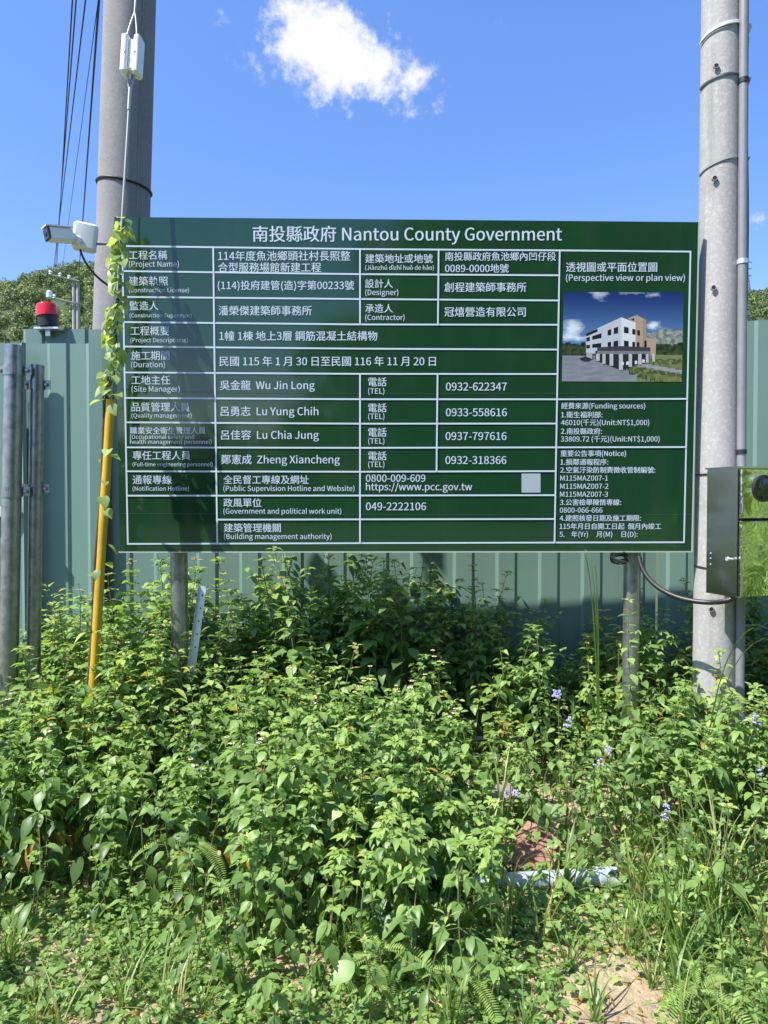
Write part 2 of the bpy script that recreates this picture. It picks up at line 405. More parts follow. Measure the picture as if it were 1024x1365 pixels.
# ------------------------------------------------------------------ the information board
BP = Vector((0.12626474, 3.70994110, 2.11307341)); BW, BH = 3.0, 1.70907
BR = Matrix.Rotation(.0205354975, 3, 'Z') @ Matrix.Rotation(.000817808561, 3, 'Y') @ Matrix.Rotation(.0246936611, 3, 'X')
BRI = BR.transposed()
def bl(a, b, n=0.0): return BP + BR @ Vector((a, -n, b))         # board frame: right, up, out of the face
def pb(px, py):                                                   # photo pixel -> board frame
    d = BRI @ ray(px, py); o = BRI @ (Vector((0, 0, EYE)) - BP); q = o + d * (-o.y / d.y); return q.x, q.z
board = empty('information_board', (0.126, 3.80, 0))
tag(board, 'large dark green government project information board with white bilingual table on two steel posts', 'sign')
mb = MB(); c = BP + BR @ Vector((0, .011, 0)); mb.box(c, (BW, .022, BH), BR); mb.build('panel', M['board'], board)
mb = MB()
for (a0, b0, a1, b1) in ((-BW / 2, -BH / 2, BW / 2, -BH / 2), (BW / 2, -BH / 2, BW / 2, BH / 2)):
    hor = abs(a1 - a0) > abs(b1 - b0); cc = BP + BR @ Vector(((a0 + a1) / 2 + (0 if hor else math.copysign(.003, a0)), .010, (b0 + b1) / 2 + (math.copysign(.003, b0) if hor else 0)))
    mb.box(cc, (abs(a1 - a0) + (.012 if hor else 0), .029, .006) if hor else (.006, .027, abs(b1 - b0)), BR)
mb.build('edge_trim', M['trim'], board)
for px, back in ((240, 0), (841.5, .06)):
    p = at(px, 760, 3.815 + back); mb = MB(); mb.tube([(p.x, 3.815 + back, -.3), (p.x, 3.80 + back, 1.25), (p.x, 3.772 + back, 2.85)], .045, 24)
    mb.build('post', M['galv'], board, True)
mb = MB()                                # two cross rails and clamps behind the panel
for b in (-.55, .5):
    mb.box(bl(0, b, -.045), (2.7, .04, .04), BR)
mb.build('rail', M['galv'], board)

FONT = None
try:
    fp = os.path.join(bpy.utils.system_resource('DATAFILES', path='fonts'), 'Noto Sans CJK Regular.woff2')
    if os.path.exists(fp): FONT = bpy.data.fonts.load(fp)
except Exception: FONT = None
def text_mesh(body):
    cu = bpy.data.curves.new('lettering', 'FONT'); cu.body = body; cu.size = 1; cu.resolution_u = 3
    if FONT: cu.font = FONT
    o = bpy.data.objects.new('lettering', cu); COL.objects.link(o)
    dg = bpy.context.evaluated_depsgraph_get(); dg.update()
    me = bpy.data.meshes.new_from_object(o.evaluated_get(dg))
    vs = np.array([q.co[:2] for q in me.vertices]); fs = [tuple(p.vertices) for p in me.polygons]
    bpy.data.objects.remove(o); bpy.data.meshes.remove(me); bpy.data.curves.remove(cu)
    return vs, fs
def write(mb, body, x0, x1, yc, bold=.35, squeeze=None, nx=1):
    vs, fs = text_mesh(body)
    lo, hi = vs.min(0), vs.max(0); a0, b0 = pb(x0, yc); a1, b1 = pb(x1, yc)
    s = (a1 - a0) / (hi[0] - lo[0]); sy = s if squeeze is None else s * squeeze
    px = 3.0 / 775
    for i, sh in enumerate((-bold, 0, bold) if bold else (0,)):
        out = []
        for (x, y) in vs:
            t = (x - lo[0]) * s; out.append(bl(a0 + t + sh * px * .5, b0 + (b1 - b0) * t / max(1e-6, a1 - a0) + (y - (lo[1] + hi[1]) / 2) * sy, .0012 + .0003 * i))
        mb.add(out, fs)
mb = MB(); write(mb, '南投縣政府 Nantou County Government', 337, 749, 313.4, .45); mb.build('title_lettering', M['ink'], board)
T = []
rows = [('工程名稱', 172, 223, 340, '(Project Name)', 172, 238.6, 352.7), ('建築執照', 172, 224, 374.6, '(Construction License)', 172, 252, 387.2), ('監造人', 173, 211, 407.5, '(Construction Supervisor)', 173, 255.5, 421),
        ('工程概要', 174, 225.6, 441, '(Project Descriptions)', 174, 250.5, 454), ('施工期間', 175, 226, 474, '(Duration)', 175, 220, 486.5), ('工地主任', 175.5, 227, 506.6, '(Site Manager)', 175.5, 239.6, 519.3),
        ('品質管理人員', 175.5, 253, 542.5, '(Quality management)', 175.5, 255.5, 554.5), ('職業安全衛生管理人員', 173.5, 274, 573.9, '(Occupational safety and', 173.5, 259, 582.8), ('專任工程人員', 177, 254, 607, '(Full-time engineering personnel)', 177, 283.4, 619.5),
        ('通報專線', 177, 229, 639.4, '(Notification Hotline)', 177, 252, 651.7),
        ('建築地址或地號', 487, 576.8, 344.6, '(Jiànzhú dìzhǐ huò de hào)', 487, 578.5, 357), ('設計人', 487, 523.8, 378, '(Designer)', 487, 531, 390.5), ('承造人', 487, 523.8, 411, '(Contractor)', 487, 539.4, 423.6),
        ('全民督工專線及網址', 298, 411.6, 639.4, '(Public Supervision Hotline and Website)', 298, 472.7, 651.7), ('政風單位', 298, 348.5, 670, '(Government and political work unit)', 298, 455, 682), ('建築管理機關', 298.7, 374.4, 703.5, '(Building management authority)', 298.7, 442, 715.8)]
for r in rows: T += [r[:4], r[4:]]
T += [('health management personnel)', 173.5, 282, 589.6)]
T += [('114年度魚池鄉頭社村長照整', 291, 467, 341), ('合型服務場館新建工程', 291, 428, 356.4), ('(114)投府建管(造)字第00233號', 290.5, 472, 381), ('潘榮傑建築師事務所', 291.7, 415.6, 414), ('1幢 1棟 地上3層 鋼筋混凝土結構物', 292.7, 503, 447.7),
      ('民國 115 年 1 月 30 日至民國 116 年 11 月 20 日', 292.7, 581, 481.5), ('吳金龍  Wu Jin Long', 293.4, 419.5, 514.5), ('呂勇志  Lu Yung Chih', 294.4, 424.5, 549.3), ('呂佳容  Lu Chia Jung', 295, 425, 580.8), ('鄭憲成  Zheng Xiancheng', 295, 453, 613.5),
      ('南投縣政府魚池鄉內凹仔段', 593.5, 741, 341.7), ('0089-0000地號', 593.5, 678, 357.6), ('創程建築師事務所', 592.6, 701.7, 382.8), ('冠熺營造有限公司', 592.6, 700.8, 415.7)]
for y1, y2 in ((509, 521.8), (543.6, 555.5), (576.2, 588.4), (607.6, 619.5)): T += [('電話', 491, 515.3, y1), ('(TEL)', 491, 512.5, y2)]
T += [('0932-622347', 594.6, 675.6, 515.3), ('0933-558616', 594.6, 675.6, 549.6), ('0937-797616', 594.2, 675.2, 581.3), ('0932-318366', 594, 675, 613.3), ('0800-009-609', 488, 567, 637.4), ('https://www.pcc.gov.tw', 488, 629.4, 650), ('049-2222106', 488, 568, 675)]
T += [('透視圖或平面位置圖', 754.6, 876, 356), ('(Perspective view or plan view)', 754.6, 913, 371)]
for s_, x1, y in (('經費來源(Funding sources)', 860, 541.7), ('1.衛生福利部:', 803, 552.8), ('46010(千元)(Unit:NT$1,000)', 865.4, 563.7), ('2.南投縣政府:', 802.4, 574.8), ('33809.72 (千元)(Unit:NT$1,000)', 879.3, 585.6), ('重要公告事項(Notice)', 834.4, 604.9),
                  ('1.損鄰通報程序:', 810.8, 615.8), ('2.空氣汙染防制費徵收管制編號:', 873.6, 626.4), ('M115MAZ007-1', 810.4, 637.3), ('M115MAZ007-2', 811, 648.2), ('M115MAZ007-3', 810.4, 658.8), ('3.公害檢舉陳情專線:', 828, 669.5),
                  ('0800-066-666', 803.2, 680), ('4.建照核發日期及施工期限:', 854.5, 690.6), ('115年月日自開工日起  個月內竣工', 881.4, 701.5), ('5.    年(Yr)     月(M)     日(D):', 850, 712.6)):
    T.append((s_, 748.3 - (y - 541.7) * .0135, x1, y))
mb = MB()
for (s_, x0, x1, y) in T: write(mb, s_, x0, x1, y, .22 if (x1 - x0) / max(1, len(s_)) > 6 else .1)
mb.build('table_lettering', M['ink'], board)

L = [((163, 328), (478.6, 332), (749, 333.8), (920.5, 335.4)), ((920.5, 335.4), (911.8, 722.8)), ((163, 328), (170.5, 725)), ((170.5, 725), (739, 723.2), (911.8, 722.8)),
     ((165, 361.4), (478.6, 365.5), (744.7, 367)), ((166, 395.9), (479, 398.6), (743.8, 400.6)), ((166.6, 429.4), (479, 432.5), (743, 433)), ((167.2, 462), (479, 464.8), (742.4, 466)), ((167.8, 496.5), (480, 498.4), (742, 498.6)),
     ((168, 530.5), (480, 532.2), (741.3, 532.3), (916, 531.7)), ((168.4, 563), (480, 564.8), (740.8, 564.6)), ((168.8, 596.3), (480, 597), (740.3, 596.3), (914.5, 595.9)), ((169.4, 628.2), (480, 628.8), (740, 628)), ((169.8, 660.7), (480, 660.5), (739.8, 660)), ((289, 692.6), (740, 691.7)),
     ((284.4, 330), (286.4, 496), (287, 530), (290, 725)), ((480, 332), (480, 432.4)), ((480, 498.4), (480, 723.8)), ((584.7, 333), (583.8, 433)), ((583.3, 498.4), (581.9, 628)), ((746, 333.8), (739, 723.2))]
mb = MB(); zoff = 0
for pl in L:
    pts = [Vector(pb(*q)) for q in pl]; w = .0042; zoff += .00006
    for a, b in zip(pts, pts[1:]):
        d = (b - a).normalized(); nrm = Vector((-d.y, d.x)) * w; a2, b2 = a - d * w * .8, b + d * w * .8
        zoff += .00006
        mb.add([bl(*(a2 + nrm), .0012 + zoff), bl(*(a2 - nrm), .0012 + zoff), bl(*(b2 - nrm), .0012 + zoff), bl(*(b2 + nrm), .0012 + zoff)], [(0, 1, 2, 3)])
mb.build('table_lines', M['ink'], board)
mb = MB()
for pl in (((162, 521.5), (480, 524.5), (926, 524)), ((161, 684.5), (480, 685.5), (923, 686))):
    pts = [Vector(pb(*q)) for q in pl]
    for a, b in zip(pts, pts[1:]):
        d = (b - a).normalized(); nrm = Vector((-d.y, d.x)) * .0012; mb.add([bl(*(a + nrm), .0009), bl(*(a - nrm), .0009), bl(*(b - nrm), .0009), bl(*(b + nrm), .0009)], [(0, 1, 2, 3)])
mb.build('panel_seam', M['seam'], board)
mb = MB(); mb.add([bl(*pb(*q), .0015) for q in ((695.3, 656.6), (720.6, 656.6), (720.6, 631.2), (695.3, 631.2))], [(0, 1, 2, 3)]); mb.build('white_square', M['patch'], board)

# the printed perspective view: zoom coordinates (105..885, 532..1116) of its corner crop
def zp(x, y): return pb(730 + x / 4.876, 280 + y / 4.876)
mb = MB()
c00, c10, c11, c01 = (Vector(zp(*q)) for q in ((105, 532), (886, 536), (872, 1117), (93, 1113)))
def pic(s, t): return (c00 * (1 - s) + c10 * s) * (1 - t) + (c01 * (1 - s) + c11 * s) * t
NX, NY = 90, 66
def lerp3(a, b, t): return tuple(p + (q - p) * t for p, q in zip(a, b))
def fbm(x, y, z=0): return mnoise.fractal(Vector((x, y, z)), .9, 2.1, 5)
def pic_col(s, t):
    if t < .60:
        c = lerp3((.012, .03, .13), (.10, .22, .42), max(0, t / .6)**1.4)
        n = fbm(s * 7, t * 11)
        g = max(0, 1 - abs(s - .27) / .16) * max(0, 1 - t / .13) + .8 * max(0, 1 - abs(s - .62) / .2) * max(0, 1 - t / .09)
        g += 1.25 * max(0, 1 - abs(s - .07) / .17) * max(0, 1 - abs(t - .40) / .13) + .9 * max(0, 1 - abs(s - .12) / .2) * max(0, 1 - abs(t - .53) / .07)
        g += 1.1 * max(0, 1 - abs(s - .74) / .09) * max(0, 1 - abs(t - .37) / .07) + .9 * max(0, 1 - abs(s - .92) / .13) * max(0, 1 - abs(t - .43) / .05)
        f = min(1, max(0, g * 1.5 + n * .8 - .45)) if g > .02 else 0
        c = lerp3(c, (.62, .68, .74), f * .9)
        ridge_ = .455 - .05 * math.exp(-((s - .9) / .13)**2) + .02 * fbm(s * 14, 2)
        if s > .68 and t > ridge_: c = lerp3((.10, .12, .11), (.30, .32, .30), min(1, max(0, .5 + fbm(s * 30, t * 30))))
    else: c = (.05, .06, .05)
    n = fbm(s * 26, t * 20, 4)
    if .575 + .03 * n < t < .72 and (s < .2 or s > .76): c = lerp3((.012, .022, .012), (.05, .075, .03), min(1, max(0, .5 + n)))
    if t >= .695 and s > .60 or t > .705: c = (.16, .19, .085)
    if t > .71 and s < .62 - .0 * t: c = lerp3((.22, .23, .27), (.17, .18, .21), min(1, max(0, .5 + fbm(s * 9, t * 30, 2))))
    if t > .80 and s > .5 and s - .5 > (1 - t) * .0:
        if s > .50 + (t - .84) * 1.7: c = lerp3((.17, .18, .07), (.10, .12, .045), min(1, max(0, .5 + n)))
    if s > .62 and .74 < t < .81 and n > -.12: c = lerp3((.02, .04, .015), (.09, .12, .04), min(1, max(0, .5 + n)))
    if s > .60 and abs(t - (.80 + (s - .6) * .22)) < .02: c = (.25, .27, .30)
    if s > .52 and abs(t - (.85 + (s - .52) * .16)) < .022 and n > -.2: c = lerp3((.02, .035, .015), (.08, .11, .04), min(1, max(0, .5 + n)))
    if s > .55 and abs(t - (.89 + (s - .55) * .42)) < .025 and n > -.2: c = lerp3((.02, .035, .015), (.08, .11, .04), min(1, max(0, .5 + n)))
    return c
for i in range(NX):
    for j in range(NY):
        q = [pic(a / NX, b / NY) for a, b in ((i, j + 1), (i + 1, j + 1), (i + 1, j), (i, j))]
        mb.add([bl(*p, .0013) for p in q], [(0, 1, 2, 3)], 0, pic_col((i + .5) / NX, (j + .5) / NY))
lev = [.0016]
def poly(pts, col):
    lev[0] += .00005; vs = [bl(*zp(*q), lev[0]) for q in pts]
    nrm = (vs[1] - vs[0]).cross(vs[2] - vs[0])
    mb.add(vs, [tuple(range(len(vs))) if nrm.y < 0 else tuple(reversed(range(len(vs))))], 0, col)
TAN, WHT, SH, DK = (.36, .27, .20), (.56, .58, .60), (.42, .45, .49), (.015, .016, .02)
poly([(520, 705), (580, 683), (642, 714), (642, 830), (705, 842), (702, 945), (560, 945), (560, 730)], TAN)
poly([(642, 714), (642, 830), (640, 940), (618, 938), (618, 704)], (.29, .215, .16))
poly([(540, 712), (562, 702), (562, 722)], DK)
poly([(250, 815), (325, 768), (480, 697), (480, 890), (322, 905), (322, 935), (250, 930)], SH)
poly([(480, 697), (572, 733), (572, 890), (480, 890)], WHT)
poly([(250, 805), (325, 772), (325, 790), (250, 822)], DK)
for a in ([(252, 830), (275, 824), (275, 850), (252, 856)], [(290, 820), (350, 800), (350, 832), (290, 843)], [(252, 878), (275, 876), (275, 898), (252, 900)], [(290, 872), (348, 864), (348, 892), (290, 896)],
          [(390, 782), (413, 774), (413, 812), (390, 816)], [(430, 768), (458, 758), (458, 800), (430, 806)], [(390, 860), (412, 856), (412, 886), (390, 888)], [(428, 854), (458, 848), (458, 886), (428, 887)],
          [(496, 758), (526, 764), (526, 802), (496, 798)], [(550, 772), (570, 776), (570, 810), (550, 807)], [(582, 780), (599, 783), (599, 815), (582, 812)], [(496, 848), (526, 852), (526, 886), (496, 886)], [(550, 856), (568, 858), (568, 888), (550, 888)], [(580, 858), (596, 860), (596, 888), (580, 888)], [(628, 850), (642, 846), (642, 890), (628, 890)]):
    poly(a, DK)
poly([(310, 915), (480, 920), (660, 916), (660, 975), (480, 1040), (310, 975)], (.02, .022, .03))
poly([(322, 893), (478, 884), (666, 893), (666, 918), (478, 916), (322, 916)], (.045, .045, .06))
poly([(322, 916), (478, 916), (666, 918), (666, 934), (478, 938), (322, 934)], (.17, .17, .18))
for x, w, b in ((314, 24, 980), (356, 20, 1000), (402, 24, 1012), (463, 26, 1040), (526, 22, 1020), (588, 22, 1005), (638, 18, 992), (680, 18, 985)):
    poly([(x, 935), (x + w, 935), (x + w, b), (x, b)], (.40, .41, .42))
poly([(205, 965), (262, 945), (300, 958), (262, 982), (222, 978)], (.03, .03, .035))
for x, y in ((478, 988), (510, 985), (566, 980), (614, 972)): poly([(x, y), (x + 16, y), (x + 16, y + 20), (x, y + 22)], (.6, .6, .6))
poly([(252, 925), (290, 932), (290, 968), (252, 955)], (.30, .32, .35))
mb.build('picture', M['picture'], board)

# ------------------------------------------------------------------ corrugated fence, gate leaf, posts
def sheet(mb, x0, x1, Y, z0, z1, pitch=.27, rib=.10, dep=.011, lean=0., phase=0., th=.0018):
    prof = [(x0, 0)]; x = x0 + phase
    while x < x1:
        for q in ((x, 0), (x + .020, -dep), (x + .020 + rib, -dep), (x + .040 + rib, 0), (x + .040 + rib + (pitch - .040 - rib) * .5, .0)):
            if x0 < q[0] < x1: prof.append(q)
        x += pitch
    prof.append((x1, 0)); n = len(prof); vs = []
    for off in (0, th):
        for z in (z0, z1):
            for (a, b) in prof: vs.append((a, Y + b + off - lean * (z - z0), z))
    fs = [(i, i + 1, n + i + 1, n + i) for i in range(n - 1)] + [(2 * n + i + 1, 2 * n + i, 3 * n + i, 3 * n + i + 1) for i in range(n - 1)]
    fs += [(n + i, n + i + 1, 3 * n + i + 1, 3 * n + i) for i in range(n - 1)] + [(0, n, 3 * n, 2 * n), (n - 1, 3 * n - 1, 4 * n - 1, 2 * n - 1)]
    mb.add(vs, fs)
fence = empty('metal_fence', (.3, 4.5, 0))
tag(fence, 'long pale green corrugated sheet metal construction fence standing behind the information board', 'fence')
zl = at(80, 439, 4.5).z; zr = at(1010, 428, 4.5).z
mb = MB(); sheet(mb, at(31, 440, 4.5).x, 1.72, 4.5, .02, zl, phase=.0); mb.build('sheet_panel', M['fence'], fence)
mb = MB(); sheet(mb, 1.73, 3.6, 4.49, .02, zr, phase=.05); mb.build('sheet_panel', M['fence_pale'], fence)
mb = MB(); sheet(mb, at(37, 458, 4.42).x, at(136, 458, 4.42).x, 4.42, .02, at(80, 458, 4.42).z, phase=.12, pitch=.24); mb.build('overlap_sheet', M['fence_pale'], fence)
mb = MB()
for z in (.5, 1.5, 2.35): mb.box((.3, 4.55, z), (5.0, .04, .05))
mb.build('rail', M['galv'], fence)
gate = empty('gate_leaf', (-2.9, 4.3, 0))
tag(gate, 'pale green corrugated gate leaf at the left edge behind the steel posts', 'gate')
mb = MB(); sheet(mb, -3.6, at(34, 458, 4.3).x, 4.3, .05, at(4, 457, 4.3).z, phase=.06); mb.build('sheet_panel', M['fence'], gate)
mb = MB(); zz = at(10, 682, 4.26).z; mb.box((-2.9, 4.268, zz), (1.4, .03, .06)); mb.build('cross_bar', M['steel_strip'], gate)

def strap(mb, px0, px1, py, Y, h=.045):   # flat clamp: a band with two ears and a bolt
    a, b = at(px0, py, Y), at(px1, py, Y)
    mb.box((a + b) / 2, ((b - a).length, .006, h))
    mb.lathe(Vector((b.x - .018, Y - .003, b.z)), [(.010, 0), (.010, .012), (.006, .016)], 6, (0, -1, 0))
    mb.lathe(Vector((a.x + .018, Y - .003, a.z)), [(.010, 0), (.010, .012), (.006, .016)], 6, (0, -1, 0))
def steel_post(name, label, pxt, pyt, pxb, pyb, Y, r, straps):
    t, b = at(pxt, pyt, Y), at(pxb, pyb, Y); d = (b - t) / (t.z - b.z); foot = t + d * (t.z + .3)
    root = empty(name, (foot.x, Y, 0)); tag(root, label, 'post', 'galvanised steel gate posts')
    mb = MB(); mb.tube([foot, t], r, 28); mb.build('pipe', M['galv'], root, True)
    for (py, x0, x1) in straps:
        f = (py - pyt) / (pyb - pyt); q = t.lerp(b, f); mb = MB()
        mb.lathe(q - Vector((0, 0, .024)), [(r + .0005, 0), (r + .004, 0), (r + .004, .048), (r + .0005, .048)], 28)
        strap(mb, x0, x1, py, Y + r * .2); mb.build('clamp', M['galv'], root)
steel_post('steel_post', 'thicker and taller galvanised steel post with two clamp bands at the left edge', 19, 461, 11, 940, 3.55, .045, ((494, -3, 42), (655, 0, 40)))
steel_post('steel_post', 'thinner shorter galvanised steel post just right of the thicker one', 49.5, 487, 45, 860, 3.62, .034, ((513, 33, 67), (651, 30, 66)))

# ------------------------------------------------------------------ utility poles
def pole_axis(px0, py0, px1, py1, Y):
    a, b = at(px0, py0, Y), at(px1, py1, Y); d = (a - b) / (a.z - b.z)
    return lambda z: b + d * (z - b.z)
axL = pole_axis(173.5, 0, 160, 440, 4.78); rL = lambda z: .180 - .0035 * z
poleL = empty('utility_pole', axL(0)); tag(poleL, 'grey concrete utility pole behind the fence and the top left corner of the board', 'utility pole')
zs = [-.4, 0, 1, 2, 3, 4, 5, 6, 7, 8, 9.2]
mb = MB(); mb.tube([axL(z) for z in zs], [rL(z) for z in zs], 40); mb.build('shaft', M['concrete_d'], poleL, True)
zb = at(165, 236, 4.62).z
mb = MB(); ring = [Vector((axL(zb).x + (rL(zb) + .004) * math.cos(a), axL(zb).y + (rL(zb) + .004) * math.sin(a), zb - .035 * math.cos(a + .2) * .7)) for a in np.linspace(0, 2 * math.pi, 41)]
mb.tube(ring, .0085, 6, False); mb.build('band', M['black'], poleL, True)
mb = MB(); mb.tube([axL(z) + Vector(((rL(z) + .002) * math.cos(R(-40)), (rL(z) + .002) * math.sin(R(-40)), 0)) for z in np.linspace(0, 9, 12)], .005, 6); mb.build('mould_seam', M['concrete_d'], poleL, True)
mb = MB(); mb.box(axL(8.6) + Vector((0, -.02, 0)), (1.5, .09, .09)); mb.box(axL(7.9) + Vector((0, -.02, 0)), (.6, .07, .07)); mb.build('crossarm', M['galv'], poleL)

YR = 3.80
axR = pole_axis(961.5, 0, 953.5, 860, YR); rR = lambda z: .1135 - .0042 * z
poleR = empty('utility_pole', axR(0)); tag(poleR, 'pale concrete utility pole with bolt holes right of the board', 'utility pole')
mb = MB(); mb.tube([axR(z) for z in zs], [rR(z) for z in zs], 40); mb.build('shaft', M['concrete'], poleR, True)
def on_pole(px, py, out=0.):             # the point of the right pole's skin under a pixel
    p = at(px, py, YR); ax = axR(p.z); r = rR(p.z) + out; dx = max(-r * .97, min(r * .97, p.x - ax.x))
    y = ax.y - math.sqrt(r * r - dx * dx); d = ray(px, py); q = Vector((0, 0, EYE)) + d * (y / d.y)
    return Vector((q.x, y, q.z)), Vector((dx, y - ax.y, 0)).normalized()
for px, py in ((955, 87), (953, 237), (951.5, 383), (948.5, 812)):
    p, n = on_pole(px, py); mb = MB()
    mb.lathe(p, [(.015, -.01), (.0135, .001), (.0105, .0015), (.0102, -.004)], 18, n); mb.lathe(p, [(.0101, -.01), (.0101, .0014)], 16, n, 1); mb.build('bolt_hole', [M['concrete'], M['dark_hole']], poleR, True)
def pole_tie(py0, py1, r, m, name, wrap=.004, tail=False):
    mb = MB(); p0 = at(940, py0, YR - .1).z; p1 = at(985, py1, YR - .1).z; pts = []
    for a in np.linspace(R(-185), R(5), 24):
        z = p0 + (p1 - p0) * (a - R(-185)) / R(190); ax = axR(z); rr = rR(z) + wrap
        pts.append((ax.x + rr * math.cos(a), ax.y + rr * math.sin(a), z))
    e = Vector(pts[-1]); pts += [e + Vector((.05, -.02, .005)), e + Vector((.06, .03, 0))]
    if tail: pts += [e + Vector((.062, .02, -.05)), e + Vector((.058, .02, -.085))]
    mb.tube(pts, r, 6); mb.build(name, m, poleR, True)
pole_tie(38, 18, .005, M['white_pl'], 'tie_cord', tail=True); pole_tie(41, 21, .004, M['white_pl'], 'tie_cord', .009)
pole_tie(103, 92, .007, M['galv'], 'band'); pole_tie(222, 200, .0035, M['wire'], 'tie_wire'); pole_tie(632, 631, .004, M['black'], 'band'); pole_tie(756, 763, .004, M['black'], 'band')
# conduit and loose cables on the right flank of the pole
cond = empty('conduit_pipe', (1.93, 3.75, 0)); tag(cond, 'grey plastic conduit pipe running up the right side of the pale pole', 'conduit')
def flank(z, off, ang): a = axR(z); return a + Vector(((rR(z) + off) * math.cos(R(ang)), (rR(z) + off) * math.sin(R(ang)), 0))
mb = MB(); mb.tube([flank(z, .023, -52) for z in np.linspace(-.1, 8, 14)], .023, 18); mb.build('pipe', M['grey_pvc'], cond, True)
for py in (122, 357, 604):
    z = at(980, py, YR).z; mb = MB(); c_ = flank(z, .023, -52); mb.lathe(c_ - Vector((0, 0, .012)), [(.0232, 0), (.027, 0), (.027, .024), (.0232, .024)], 18); mb.build('strap', M['steel_strip'] if py == 357 else M['black'], cond, True)
mb = MB(); pts = []
for i, z in enumerate(np.linspace(1.6, 6.5, 30)):
    t = (z - 3.2) / .8; pts.append(flank(z, .018 + .020 * math.exp(-t * t) + .006 * math.sin(z * 3), -8))
mb.tube(pts, .009, 8)
tag(mb.build('cable', M['black'], None, True, loc=(1.93, 3.78, 1.6)), 'black cable bowing out along the right side of the grey conduit', 'cable')
mb = MB(); mb.tube([flank(z, .014 + .008 * math.sin(z * 2.1 + 1), 6) for z in np.linspace(1.7, 6.5, 30)], .006, 8)
tag(mb.build('cable', M['wire'], None, True, loc=(1.93, 3.80, 1.7)), 'thin grey cable between the black cable and the pale pole', 'cable')

# ------------------------------------------------------------------ guy wire with insulator and yellow guard
GA = at(112, 1112, 3.41); GA = Vector((GA.x, 3.41, GA.z))
p_ = at(163, 290, 3.535); gd = (p_ - GA) / (p_.z - GA.z)
def gw(z): return GA + gd * (z - GA.z)
def gz(py):                              # height on the wire under an image row
    lo, hi = -.2, 8.
    for _ in range(50):
        m_ = (lo + hi) / 2; q = gw(m_); d = q - Vector((0, 0, EYE)); c, s = math.cos(PITCH), math.sin(PITCH)
        y_ = CY - F * (-d.y * s + d.z * c) / (d.y * c + d.z * s)
        if y_ > py: lo = m_
        else: hi = m_
    return lo
guy = empty('guy_wire', gw(0)); tag(guy, 'steel guy wire with white insulator and yellow guard along the left edge of the board', 'guy wire')
zi0, zi1 = gz(101), gz(50)
ax_ = gd.normalized(); ci = gw((zi0 + zi1) / 2)
mb = MB(); mb.tube([gw(-.05), gw(zi0 - .06)], .0065, 10); mb.tube([gw(zi1 + .12), gw(8.6)], .0065, 10)
side = Vector((1, 0, 0))
for sg in (-1, 1):
    mb.tube(bez(gw(zi0 - .10), gw(zi0 - .02) + side * sg * .012, ci - ax_ * .06 + side * sg * .030, ci + ax_ * .012 + side * sg * .022, 12), .0045, 8)
    mb.tube(bez(gw(zi1 + .13), gw(zi1 + .06) + side * sg * .016 + Vector((0, -.01, 0)), ci + ax_ * .08 + Vector((sg * .032, -.02, 0)), ci + Vector((sg * .024, -.038, 0)), 12), .0045, 8)
mb.tube([gw(zi0 - .17), gw(zi0 - .06)], .0095, 8)
mb.build('strand', M['wire'], guy, True)
mb = MB(); h = (gw(zi1) - gw(zi0)).length
rot = Vector((0, 0, 1)).rotation_difference(ax_).to_matrix()
for sx in (-1, 1): mb.bbox(ci + rot @ Vector((sx * .030, 0, 0)), (.034, .078, h), .013, rot)
mb.bbox(ci, (.034, .050, h * .80), .012, rot)
mb.build('insulator', M['porcelain'], guy, True)
zy = gz(533); mb = MB(); n_ = 14
pts = [gw(z) for z in np.linspace(-.02, zy, n_)]; mb.tube(pts, [.0215 + .0014 * math.sin(i * 2.1) for i in range(n_)], 16); mb.build('yellow_guard', M['yellow'], guy, True)
mb = MB(); off = Vector((-.030, .012, 0)); mb.tube([gw(z) + off + Vector((.004 * math.sin(z * 9), 0, 0)) for z in np.linspace(.2, zy + .12, 16)], .008, 8)
mb.tube([gw(z) + Vector((.008 * math.cos(z * 50), .008 * math.sin(z * 50), 0)) for z in np.linspace(zy - .02, zy + .5, 50)], .004, 6); mb.build('wrap_wire', M['woody'], guy, True)

# ------------------------------------------------------------------ plants (numpy leaf builders)
ST = np.array([0, .16, .38, .62, .84, 1.0]); PROF = np.array([.10, .72, 1.0, .78, .36, .03]); PROF_H = np.array([.55, 1.0, .92, .62, .28, .02])
QL = []
for i in range(5): QL += [(3 * i, 3 * i + 1, 3 * i + 4, 3 * i + 3), (3 * i + 1, 3 * i + 2, 3 * i + 5, 3 * i + 4)]
QL = np.array(QL)
def leaflet(Ln, Wd, fold=.35, droop=.25, heart=False, wave=.12):
    w = (PROF_H if heart else PROF) * Wd / 2 * (1 + rng.uniform(-wave, wave, 6)); s = ST * Ln
    z0 = -droop * ST**2 * Ln; y = s * (1 - .25 * droop * ST)
    wl = w * (1 + rng.uniform(-wave, wave, 6)); back = .10 * Ln if heart else 0
    yb = y - (np.array([1, .3, 0, 0, 0, 0]) * back)
    V = np.empty((18, 3)); V[0::3] = np.stack([-wl, yb, z0 + fold * w], 1); V[1::3] = np.stack([np.zeros(6), y, z0], 1); V[2::3] = np.stack([w, yb, z0 + fold * w * rng.uniform(.7, 1.2)], 1)
    return V
def frame(az, el, roll=0.):
    d = np.array([math.cos(el) * math.cos(az), math.cos(el) * math.sin(az), math.sin(el)])
    x = np.array([math.sin(az), -math.cos(az), 0.]); n = np.cross(x, d)
    c, s = math.cos(roll), math.sin(roll)
    return np.stack([x * c + n * s, d, n * c - x * s], 1)          # columns
def rot_z(a): return np.array([[math.cos(a), -math.sin(a), 0], [math.sin(a), math.cos(a), 0], [0, 0, 1.]])

